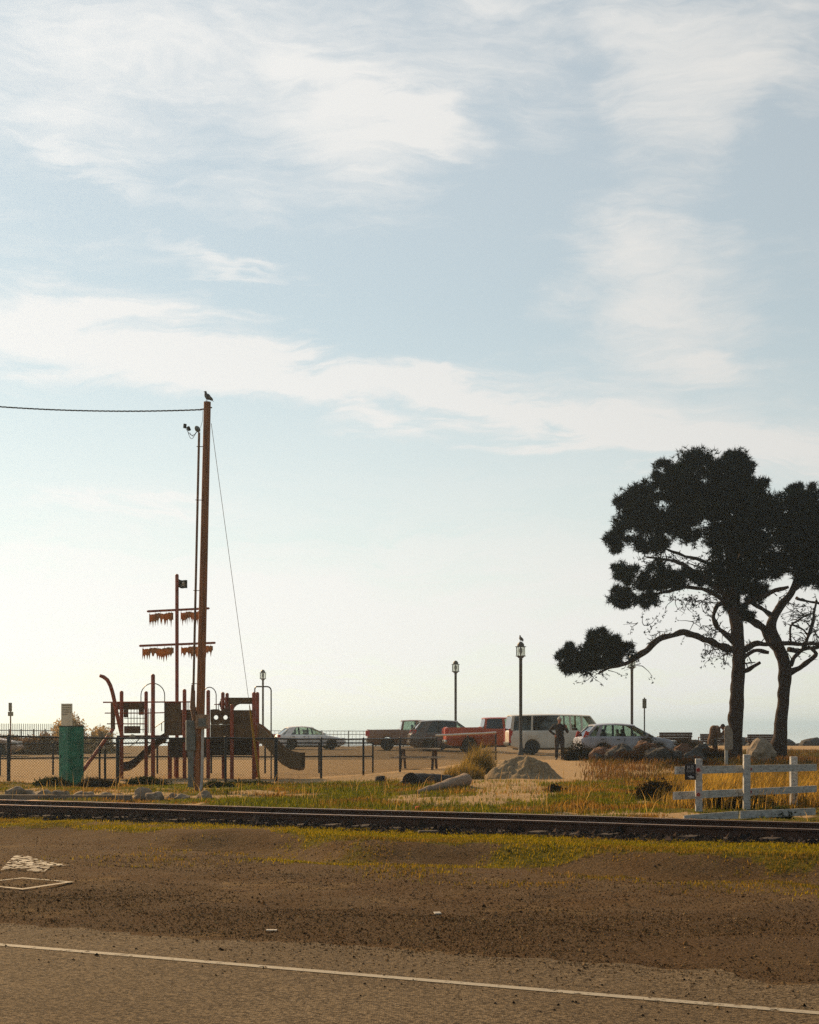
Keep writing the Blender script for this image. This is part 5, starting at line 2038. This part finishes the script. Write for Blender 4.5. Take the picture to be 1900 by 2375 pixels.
def pine(name, label, d, trunk, limbs, clumps, twigs, ntuft, seed):
    b = atd(trunk[0][0], d)
    root = thing(name, label, 'pine tree', tuple(b), group='pine trees')
    k = d / F
    def path(pts, dd0=0., dd1=0.):
        n = len(pts)
        return [P(x, y, d + dd0 + (dd1 - dd0) * i / max(1, n - 1)) for i, (x, y, r) in enumerate(pts)]
    def smoothpath(pts, m=4):
        out = []
        for i in range(len(pts) - 1):
            p0 = pts[max(0, i - 1)]; p1 = pts[i]; p2 = pts[i + 1]; p3 = pts[min(len(pts) - 1, i + 2)]
            for j in range(m):
                t = j / m
                out.append(tuple(.5 * (2 * p1[q] + (p2[q] - p0[q]) * t + (2 * p0[q] - 5 * p1[q] + 4 * p2[q] - p3[q]) * t * t + (3 * p1[q] - p0[q] - 3 * p2[q] + p3[q]) * t ** 3) for q in range(3)))
        out.append(tuple(pts[-1]))
        return out
    sp = smoothpath(trunk, 6)
    mb = MB(); mb.tube(path(sp, 0, 0), [max(.01, q[2] * k * .93) for q in sp], 18)
    for i, v in enumerate(mb.v):
        q = Vector(v)
        # burls on the left side, rougher bark all over
        u = (q.x - b.x)
        nz = noise.noise(Vector((seed, q.y * 1.2, q.z * 1.5))) * .10 + noise.noise(q * 5) * .03
        side = -1 if True else 1
        left = max(0, -(q.x - P(np.interp(q.z, [P(0, t[1], d).z for t in trunk], [t[0] for t in trunk]), 0, d).x) / .3)
        q.x -= left * max(0, noise.noise(Vector((seed * 2, 0, q.z * 1.9))) + .1) * .16
        mb.v[i] = (q.x + nz * .5, q.y + nz, q.z)
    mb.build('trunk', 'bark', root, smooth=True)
    r = random.Random(seed)
    ends = []
    for pts, d0, d1 in limbs:
        sp = smoothpath(pts, 5)
        pp = path(sp, d0, d1)
        mb = MB(); mb.tube([q + Vector((noise.noise(q * 2.3) * .07, 0, noise.noise(q * 1.9 + Vector((9, 0, 0))) * .09)) for q in pp], [max(.006, q[2] * k * (1 + .45 * noise.noise(v_ * 3.1))) for q, v_ in zip(sp, pp)], 9)
        for v_ in pp[2:-2]:
            if r.random() < .45:
                e_ = v_ + Vector((r.uniform(-.35, .35), r.uniform(-.3, .3), r.uniform(-.1, .35)))
                mb.tube([v_, v_.lerp(e_, .5) + Vector((0, 0, .04)), e_], [.03, .018, .006], 5)
                if r.random() < .5: ends.append(e_)
        mb.build('branch', 'bark', root, smooth=True)
    # twigs: wiggly fine branches
    tw = MB()
    for (x0, y0, x1, y1, cnt, droop) in twigs:
        for _ in range(cnt):
            u = r.random()
            a = (x0 + (x1 - x0) * u, y0 + (y1 - y0) * u)
            dd = r.uniform(-.8, .8)
            an = r.uniform(-math.pi, math.pi)
            ln = r.uniform(18, 55)
            pts = []
            x, y = a
            for j in range(6):
                pts.append(P(x, y, d + dd))
                an += r.uniform(-.6, .6)
                x += math.cos(an) * ln / 5; y += math.sin(an) * ln / 5 * .7 + droop * ln / 12
            tw.tube(pts, [.018, .014, .011, .009, .007, .004], 4, cap=False)
            ends.append(pts[-1]); ends.append(pts[3])
    if tw.v: tag(tw.build('twigs', 'bark', root), kind='stuff')
    # crown
    V = []
    tot = sum(c[2] * c[3] for c in clumps)
    cents = []; tone = []
    for (cx, cy, rx, ry, dd, dep) in clumps:
        n = int(ntuft * rx * ry / tot)
        nb = max(16, int(rx * ry / 110))
        a = rng.normal(size=(nb, 3)); a /= np.linalg.norm(a, axis=1)[:, None]
        a *= rng.uniform(.35, 1.0, (nb, 1)) ** .5
        base = np.array(P(cx, cy, d + dd))
        bl = base + a * np.array([rx * k, dep, ry * k]) * .88
        br = rng.uniform(.20, .48, nb) * min(1.0, max(.5, min(rx, ry) / 60))
        idx = rng.integers(0, nb, n)
        q = rng.normal(size=(n, 3)); q /= np.linalg.norm(q, axis=1)[:, None]
        q *= rng.uniform(.1, 1.25, (n, 1)) ** .6
        q[:, 2] *= .75
        cents.append(bl[idx] + q * br[idx][:, None])
        tone.append(rng.lognormal(0, .4, nb)[idx])
    cents = np.concatenate(cents)
    V = tufts(cents, 9, .20, .030)
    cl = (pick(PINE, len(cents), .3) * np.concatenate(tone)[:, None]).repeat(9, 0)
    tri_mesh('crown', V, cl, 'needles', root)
    if ends:
        e = np.array([tuple(q) for q in ends])
        e = e[rng.random(len(e)) < .8]
        e = np.repeat(e, 3, 0) + rng.normal(size=(len(e) * 3, 3)) * .06
        V2 = tufts(e, 5, .09, .035)
        tag(tri_mesh('sparse_needles', V2, pick(PINE, len(V2), .3), 'needles', root), kind='stuff')
    return root


pine('pine_tree', 'larger dark pine with a long low branch reaching left', 65.0,
     [(1704, 1790, 24), (1705, 1765, 20), (1706, 1720, 17), (1708, 1660, 17.5), (1711, 1600, 16.5), (1714, 1540, 16), (1713, 1490, 15), (1708, 1440, 16), (1702, 1390, 15), (1697, 1330, 13), (1690, 1250, 10), (1680, 1160, 7), (1672, 1080, 3)],
     [([(1706, 1512, 9), (1680, 1503, 8.5), (1650, 1488, 8), (1608, 1472, 7.5), (1570, 1471, 7), (1530, 1486, 7), (1500, 1508, 7), (1475, 1528, 6.5), (1450, 1540, 5), (1420, 1548, 3.5), (1388, 1562, 2)], 0, -.8),
      ([(1450, 1540, 4), (1425, 1528, 3), (1400, 1520, 2), (1370, 1515, 1.2)], -.6, -1),
      ([(1705, 1490, 7), (1680, 1468, 6.5), (1660, 1448, 6), (1655, 1425, 5.5), (1668, 1405, 5), (1690, 1395, 4)], 0, .4),
      ([(1722, 1510, 7), (1738, 1500, 6), (1758, 1493, 5.5), (1795, 1493, 5), (1850, 1494, 5), (1905, 1493, 4), (1960, 1488, 2)], 0, .9),
      ([(1722, 1530, 6), (1735, 1517, 5), (1755, 1508, 5), (1785, 1514, 4)], 0, -.3),
      ([(1722, 1560, 6), (1740, 1550, 5.5), (1763, 1537, 3.5)], 0, -.4),
      ([(1728, 1538, 2), (1752, 1535, 1.4)], -.1, -.2),
      ([(1703, 1400, 8), (1670, 1370, 6.5), (1620, 1330, 5), (1560, 1300, 3.5), (1500, 1290, 2)], 0, -.9),
      ([(1700, 1350, 7), (1650, 1310, 5), (1590, 1290, 3.5), (1520, 1262, 2)], .2, 1.0),
      ([(1700, 1410, 7), (1650, 1375, 5), (1590, 1362, 4), (1520, 1380, 3), (1450, 1400, 1.5)], 0, -.3),
      ([(1698, 1330, 7), (1730, 1270, 5), (1770, 1220, 3)], 0, .6), ([(1690, 1250, 6), (1620, 1180, 4), (1560, 1130, 2)], 0, -.5),
      ([(1710, 1420, 8), (1740, 1395, 6), (1790, 1375, 5), (1830, 1360, 3)], 0, -.3)],
     [(1640, 1110, 115, 78, 0, 1.5), (1700, 1090, 60, 50, .3, 1.2), (1560, 1170, 110, 75, 0, 1.5), (1475, 1190, 55, 55, 0, 1.0), (1500, 1240, 95, 45, .2, 1.4), (1655, 1195, 140, 80, 0, 2.0), (1730, 1180, 75, 90, .4, 1.5),
      (1545, 1095, 30, 40, 0, .6), (1470, 1150, 26, 22, 0, .5), (1424, 1262, 26, 30, 0, .5), (1705, 1300, 70, 80, .2, 1.5), (1720, 1390, 45, 60, .3, .9),
      (1500, 1335, 80, 42, -.3, 1.2), (1440, 1385, 38, 28, -.3, .7), (1480, 1395, 55, 22, -.3, .8), (1545, 1350, 58, 24, -.2, .9), (1655, 1350, 40, 28, 0, .9), (1590, 1335, 55, 18, -.1, .8), (1440, 1325, 24, 22, -.2, .5),
      (1375, 1520, 84, 40, -.9, 1.1), (1330, 1532, 44, 30, -.9, .7), (1408, 1488, 50, 32, -.8, .8), (1440, 1515, 36, 30, -.7, .6), (1390, 1515, 50, 40, -.9, .8), (1345, 1550, 50, 14, -.9, .5)],
     [(1560, 1390, 1690, 1400, 44, .7), (1600, 1440, 1690, 1470, 26, .7), (1630, 1490, 1700, 1520, 26, 1.0), (1470, 1440, 1550, 1475, 12, .0), (1360, 1560, 1460, 1550, 9, .9), (1480, 1530, 1490, 1545, 4, 1.2), (1540, 1290, 1680, 1330, 34, .2), (1480, 1300, 1560, 1330, 10, .1)],
     36000, 4)

pine('pine_tree', 'smaller dark pine cut by the right edge, its trunk forking low', 66.5,
     [(1807, 1785, 25), (1808, 1762, 21), (1810, 1710, 17.5), (1815, 1650, 15), (1820, 1600, 14), (1822, 1560, 16), (1816, 1525, 15), (1802, 1492, 14), (1790, 1460, 12.5), (1795, 1432, 11), (1814, 1402, 9.5), (1838, 1372, 8), (1855, 1320, 7), (1865, 1250, 4)],
     [([(1800, 1505, 10), (1782, 1475, 10), (1765, 1452, 9), (1740, 1438, 8), (1720, 1420, 6)], 0, .3),
      ([(1810, 1520, 9), (1800, 1495, 8), (1785, 1470, 6)], -.2, -.2),
      ([(1828, 1565, 7), (1850, 1550, 6), (1875, 1532, 5), (1892, 1516, 4.5), (1880, 1503, 3)], 0, -.5),
      ([(1832, 1545, 5), (1845, 1525, 4.5), (1862, 1503, 4), (1878, 1470, 4), (1888, 1430, 3), (1896, 1390, 2)], 0, -.3),
      ([(1828, 1510, 6), (1850, 1510, 5), (1875, 1505, 4.5), (1910, 1498, 4)], 0, .4),
      ([(1834, 1495, 3), (1832, 1470, 2.5), (1836, 1446, 2.5), (1860, 1432, 2), (1890, 1420, 1.5)], 0, .2),
      ([(1836, 1446, 2.2), (1855, 1456, 2), (1875, 1475, 1.8)], 0, .2),
      ([(1790, 1432, 7), (1770, 1415, 5), (1745, 1395, 4)], 0, .5),
      ([(1838, 1372, 6), (1870, 1340, 5), (1910, 1310, 4), (1960, 1290, 2)], 0, -.6),
      ([(1850, 1385, 4), (1880, 1395, 3), (1910, 1400, 2.5), (1950, 1400, 1.5)], 0, .6)],
     [(1840, 1190, 80, 60, 0, 1.5), (1900, 1220, 110, 75, .3, 1.8), (1980, 1260, 90, 80, .2, 1.6), (1830, 1270, 90, 70, .3, 1.6), (1900, 1310, 90, 58, 0, 1.5), (1975, 1330, 80, 45, .2, 1.2), (1860, 1145, 45, 28, 0, .8), (1770, 1300, 50, 60, .4, 1.0), (1835, 1335, 60, 28, -.2, .9), (1760, 1370, 30, 22, .2, .5)],
     [(1840, 1400, 1900, 1480, 34, .1), (1800, 1380, 1850, 1420, 12, .2), (1860, 1480, 1920, 1500, 10, -.2)],
     17000, 11)


# ------------------------------------------------------------------ bushes
def bush(name, label, c, r, n, leaf, pal, cat='shrub', group=None, stems=8, up=.2, fill=1.0):
    c = Vector(c)
    root = thing(name, label, cat, tuple(c), group=group)
    nb = 16
    a = rng.normal(size=(nb, 3)); a /= np.linalg.norm(a, axis=1)[:, None]; a[:, 2] = np.abs(a[:, 2])
    a *= rng.uniform(.2, .8, (nb, 1))
    bl = np.array(c) + a * np.array(r)
    idx = rng.integers(0, nb, n)
    q = rng.normal(size=(n, 3)); q /= np.linalg.norm(q, axis=1)[:, None]; q *= rng.uniform(.2, 1, (n, 1)) ** .5
    pts = bl[idx] + q * np.array(r) * rng.uniform(.25, .5, (n, 1))
    pts[:, 2] = np.maximum(pts[:, 2], c.z + .01)
    tri_mesh('foliage', leaf_tris(pts, np.full(n, leaf), up), pick(pal, n, .35), 'leaf', root)
    mb = MB()
    for k in range(stems):
        e = Vector(bl[k % nb])
        mid = c.lerp(e, .5) + Vector((rnd.uniform(-.1, .1), rnd.uniform(-.1, .1), .05))
        mb.tube([c + Vector((rnd.uniform(-.2, .2) * r[0], rnd.uniform(-.2, .2) * r[1], -.05)), mid, e], [.02, .014, .006], 5)
    mb.build('stem', 'bark', root)
    return root


DARK = [(.020, .018, .010), (.030, .022, .012), (.014, .016, .009), (.045, .026, .014)]
RED = [(.06, .026, .014), (.045, .022, .014), (.025, .018, .012), (.08, .040, .018), (.03, .03, .012)]
OLV = [(.06, .055, .018), (.085, .065, .022), (.05, .045, .016)]
GRN = [(.020, .036, .010), (.03, .045, .012), (.016, .022, .010)]
bushes = [
    ('dark_shrub', 'dark dense shrub at the feet of the standing person, right side', 1350, 64, (.95, .7, .75), 3600, .07, DARK),
    ('bramble', 'reddish bramble tangle below the blue-grey car', 1415, 66, (1.5, .7, .66), 4600, .06, RED),
    ('bramble', 'reddish bramble tangle left of the white barrier', 1500, 60, (1.3, .7, .6), 4600, .06, RED),
    ('dark_shrub', 'rounded dark shrub in front of the front wheel of the blue-grey car', 1512, 67, (.75, .6, .95), 2600, .07, DARK),
    ('dark_shrub', 'wide dark shrub below the left bench', 1592, 65, (.95, .8, .86), 3600, .07, DARK),
    ('bramble', 'brown bush at the legs of the stooping person', 1655, 62, (.75, .6, .52), 2600, .06, RED),
    ('bramble', 'low brown bramble behind the left end of the white barrier', 1600, 54, (1.0, .6, .4), 2600, .06, RED),
    ('grass_tussock', 'dark weed clump standing alone on the sandy ground', 1290, 37.5, (.26, .2, .2), 500, .06, DARK),
    ('low_shrub', 'dark green low bush at the foot of the green cabinet, left side', 128, 40.6, (.55, .35, .26), 1800, .05, GRN),
    ('low_shrub', 'dark brown weeds right of the green cabinet', 225, 40.0, (.65, .35, .24), 1900, .05, DARK),
    ('low_shrub', 'dark green low bush between cabinet and utility pole', 335, 42.0, (.7, .3, .22), 1900, .05, GRN),
    ('low_shrub', 'dark weeds at the right foot of the utility pole', 500, 39.5, (.5, .4, .2), 1500, .05, GRN),
    ('low_shrub', 'dark green weeds below the fence corner', 590, 41.0, (.8, .4, .2), 1900, .05, GRN),
    ('scrub_bank', 'low brown scrub bank behind the fence between the left edge and the green cabinet', 92, 88, (1.7, 1.0, 1.12), 9000, .12, [(.22, .135, .075), (.28, .18, .10), (.17, .10, .055)]),
    ('scrub_bank', 'low brown scrub bank rising behind the parked car at the left edge', 22, 89, (1.9, 1.0, 1.15), 10000, .12, [(.22, .135, .075), (.28, .18, .10), (.17, .10, .055)]),
    ('hedge_mound', 'low tan scrub slope falling right from the green cabinet towards the playset', 212, 92, (1.5, 1.5, 1.45), 6000, .14, [(.46, .34, .17), (.38, .28, .14), (.54, .41, .22)]),
    ('hedge_mound', 'tan sunlit scrub mound directly behind the green cabinet', 160, 92, (1.0, 1.3, 2.2), 6000, .14, [(.46, .34, .17), (.38, .28, .14), (.54, .41, .22)]),
    ('dark_shrub', 'dark shrub patch under the left end of the mid barrier rail', 1545, 33, (.7, .5, .45), 2200, .05, DARK),
    ('dark_shrub', 'dark shrub spread wide to stand in for the shade below the barrier rails', 1690, 29.9, (1.0, .25, .36), 2400, .045, DARK),  # wide dark foliage doubles as the shade between middle and low rail
    ('low_shrub', 'green weed clump growing in front of the lowest barrier board', 1800, 26.6, (.35, .2, .22), 1200, .045, GRN),
]
for nm, lab, px, d, r, n, lf, pal in bushes:
    bush(nm, lab, atd(px, d), r, n * 2, lf * 1.15, pal)


def grass_clump(name, label, px, d, r, n, h, pal, lean=.35):
    c = atd(px, d)
    a = rng.uniform(0, 2 * np.pi, n); q = np.sqrt(rng.uniform(0, 1, n)) * r
    x = c.x + np.cos(a) * q; y = c.y + np.sin(a) * q * .7
    hh = h * rng.uniform(.5, 1.1, n) * (1.15 - .6 * (q / r) ** 2)
    V = blades(x, y, HA(x, y), hh, np.full(n, .016), lean, (.18, 0))
    o = tri_mesh(name, V, np.tile(pick(pal, n, .3), (3, 1)), 'grass', base=tuple(c))
    tag(o, label, 'grass')


GOLD = [(.30, .20, .045), (.36, .24, .05), (.24, .17, .05), (.20, .15, .04), (.42, .28, .07)]
grass_clump('grass_tussock', 'tall golden grass tussock at the right end of the chain link fence', 1108, 50.5, .55, 800, .95, [(.20, .15, .05), (.16, .12, .04), (.26, .19, .06), (.10, .09, .03)], .3)
grass_clump('grass_tussock', 'golden grass tussock between the logs and the sand heap', 1075, 47, .6, 900, .5, [(.20, .15, .05), (.14, .11, .04), (.24, .17, .05)], .4)


# ------------------------------------------------------------------ ground cover
def field(name, label, n, xr, yr, keep, h, wd, pal, lean=.4, wind=(.12, 0), hmul=None):
    x = rng.uniform(xr[0], xr[1], n); y = rng.uniform(yr[0], yr[1], n)
    k = rng.random(n) < keep(x, y)
    px = 950 + F * x / y
    k &= (px > -60) & (px < 1960)
    x = x[k]; y = y[k]
    nz = fbm(x, y, 1.1, 3, 2.0)
    hh = h * rng.uniform(.45, 1.2, len(x)) * (.5 + nz)
    if hmul is not None: hh = hh * hmul(x, y)
    V = blades(x, y, HA(x, y), hh, wd * rng.uniform(.7, 1.4, len(x)), lean, wind)
    dry = fbm(x, y, .7, 3, 9.0)
    c1 = pick(pal[0], len(x), .3); c2 = pick(pal[1], len(x), .3)
    mix = sst(.42, .62, dry + rng.normal(0, .06, len(x)))[:, None]
    c = c1 * (1 - mix) + c2 * mix
    o = tri_mesh(name, V, np.tile(c, (3, 1)), 'grass')
    tag(o, label, None, None, 'stuff')
    return o


GREEN = [(.060, .085, .009), (.090, .105, .010), (.040, .055, .009), (.13, .13, .012)]
DRY = [(.18, .105, .028), (.26, .165, .045), (.12, .066, .020), (.09, .052, .016)]
YEL = [(.16, .135, .010), (.21, .165, .013), (.10, .105, .009)]


def keep_verge(x, y):
    g, sa, li, ba, s = zones(x, y)
    px = 950 + F * x / y
    edge_ = 1.9 + 1.3 * (1 - sst(430, 560, px)) + .5 * fbm(x, y, .8, 2, 1.0)
    barrier = (px > 1540) & (y < 29.6) & (rng.random(len(x)) < .55)
    return np.where((s > edge_) & (y < 43.6) & ~barrier, .10 + .90 * g, 0)


def keep_near(x, y):
    g, sa, li, ba, s = zones(x, y)
    return np.where((s < -1.3) & (s > -7.5), g, 0)


def verge_h(x, y):
    px = 950 + F * x / y
    b = sst(1500, 1580, px) * (1 - sst(29, 30, y))
    l = 1 - sst(420, 560, px)
    return (1 - .65 * b) * (1 - .45 * l) * (.55 + .9 * fbm(x, y, .5, 2, 12.))


field('verge_grass', 'green and dry grass on the verge behind the rails', 210000, (-13, 11), (24, 44), keep_verge, .095, .014, (GREEN, DRY), hmul=verge_h)
field('trackside_grass', 'short yellow-green grass strip in front of the rails', 420000, (-9, 7), (15, 32), keep_near, .034, .010, (YEL, [(.12, .085, .018), (.17, .115, .03), (.09, .085, .012)]), .6)


def keep_gold(x, y):
    px = 950 + F * x / y
    s, t = st(x, y)
    m = sst(1500, 1600, px + 70 * (fbm(x, y, .8, 3, 4.) - .5)) * (y > 29.4 + (x - 5) * -.1) * (y < 44)
    return m * sst(.30, .5, fbm(x, y, .5, 3, 6.0))


field('golden_grass', 'tall golden grass behind the white barrier', 42000, (3.5, 13), (25, 44), keep_gold, .43, .016, (GOLD, [(.16, .10, .03), (.10, .075, .025)]), .35, (.22, 0))


def keep_tree(x, y):
    px = 950 + F * x / y
    return sst(1330, 1420, px) * sst(.25, .5, fbm(x, y, .4, 3, 1.0)) * (y > 44)


field('scrub_grass', 'dry scrub grass between the barrier and the trees', 42000, (4, 20), (44, 80), keep_tree, .20, .022, ([(.05, .045, .014), (.07, .05, .018)], [(.10, .055, .024), (.07, .036, .018), (.15, .09, .035)]), .4)


def pebbles(name, label, n, smin, smax, tmin, tmax, size, pal, dens=None):
    s = rng.uniform(smin, smax, n); t = rng.uniform(tmin, tmax, n)
    x = TA.x + TD.x * t + TN.x * s; y = TA.y + TD.y * t + TN.y * s
    px = 950 + F * x / np.maximum(y, 1)
    k = (px > -50) & (px < 1950) & (y > 7)
    if dens is not None: k &= rng.random(n) < dens(x, y)
    x, y = x[k], y[k]; n = len(x)
    z = HA(x, y) + np.where(st(x, y)[0] < -11.9, .006, 0)
    r = size * rng.lognormal(0, .45, n)
    # octahedra, squashed and turned
    a = rng.uniform(0, 6.28, n)
    ca, sa_ = np.cos(a), np.sin(a)
    base = [(1, 0, 0), (0, .8, 0), (-1, 0, 0), (0, -.8, 0), (0, 0, .75), (0, 0, -.4)]
    vv = []
    for bx, by, bz in base:
        j = rng.uniform(.7, 1.25, n)
        vv.append(np.stack([x + (bx * ca - by * sa_) * r * j, y + (bx * sa_ + by * ca) * r * j, z + (bz + .25) * r * j], 1))
    T = [(0, 1, 4), (1, 2, 4), (2, 3, 4), (3, 0, 4), (1, 0, 5), (2, 1, 5), (3, 2, 5), (0, 3, 5)]
    V = np.concatenate([np.stack([vv[i], vv[j], vv[k_]], 1) for i, j, k_ in T[:4]])
    c = pick(pal, n, .4)
    o = tri_mesh(name, V, np.tile(c, (4, 1)), 'stone')
    tag(o, label, None, None, 'stuff')


M['stone'] = leafmat('loose stones', .0)
GRV = [(.10, .056, .026), (.15, .090, .042), (.06, .034, .017), (.24, .155, .080), (.035, .020, .012)]
LIT = [(.075, .042, .018), (.11, .062, .026), (.16, .094, .040), (.035, .021, .012), (.24, .155, .070)]


def d_lit(x, y):
    g, sa, li, ba, s = zones(x, y)
    return np.clip(li * 1.1, 0, 1) * sst(.30, .62, fbm(x, y, .7, 4, 21.))


def d_grv(x, y):
    return .25 + .75 * sst(.4, .65, fbm(x, y, .6, 3, 4.4))


pebbles('gravel_shoulder', 'loose brown gravel covering the shoulder between road and grass', 200000, -12.0, -3.6, -3, 24, .0052, GRV, d_grv)
pebbles('leaf_litter', 'dark leaf litter and grit heaped along the road edge', 240000, -12.4, -7.0, 0, 24, .0052, LIT, d_lit)
pebbles('track_ballast', 'dark ballast stones between the sleepers', 40000, -2.0, 1.7, -8, 26, .026, [(.02, .016, .015), (.04, .03, .026), (.07, .05, .04), (.015, .012, .012)])
def d_drift(x, y):
    s, t = st(x, y)
    return np.exp(-np.clip(-11.9 - s, 0, 9) * 2.6) * sst(.30, .60, fbm(x, y, 1.1, 4, 3.7))


pebbles('edge_grit', 'fine brown grit drifted over the edge of the road', 70000, -13.4, -11.6, 0, 26, .0045, GRV + LIT, d_drift)
pebbles('road_grit', 'scattered dark crumbs lying on the road edge', 900, -13.8, -11.9, 0, 26, .008, [(.012, .011, .01), (.02, .017, .014)])


def weeds():
    """tall single dry stalks in the verge"""
    n = 420
    x = rng.uniform(-9, 9, n); y = rng.uniform(26, 43, n)
    s, t = st(x, y)
    k = (s > 2.0) & (y < 43)
    x, y = x[k], y[k]
    V = blades(x, y, HA(x, y), rng.uniform(.2, .5, len(x)), np.full(len(x), .012), .5, (.1, 0))
    o = tri_mesh('dry_stalks', V, np.tile(pick([(.30, .22, .10), (.22, .15, .07)], len(x), .3), (3, 1)), 'grass')
    tag(o, 'scattered tall dry stalks on the verge', None, None, 'stuff')


weeds()


# ------------------------------------------------------------------ sea air
def haze():
    me = bpy.data.meshes.new('haze')
    lo, hi = (-5500, -450, -7.5), (5500, 6500, 16.0)
    v = [(x, y, z) for z in (lo[2], hi[2]) for y in (lo[1], hi[1]) for x in (lo[0], hi[0])]
    me.from_pydata(v, [], [(0, 2, 3, 1), (4, 5, 7, 6), (0, 1, 5, 4), (2, 6, 7, 3), (0, 4, 6, 2), (1, 3, 7, 5)])
    m = bpy.data.materials.new('sea haze')
    m.use_nodes = True
    nd = m.node_tree.nodes
    nd.remove(nd['Principled BSDF'])
    pv = nd.new('ShaderNodeVolumePrincipled')
    pv.inputs['Color'].default_value = (.70, .87, 1.0, 1)
    pv.inputs['Density'].default_value = HAZE
    pv.inputs['Anisotropy'].default_value = .75
    m.node_tree.links.new(pv.outputs[0], nd['Material Output'].inputs['Volume'])
    me.materials.append(m)
    o = bpy.data.objects.new('haze', me)
    COL.objects.link(o)
    tag(o, kind='stuff')


haze()
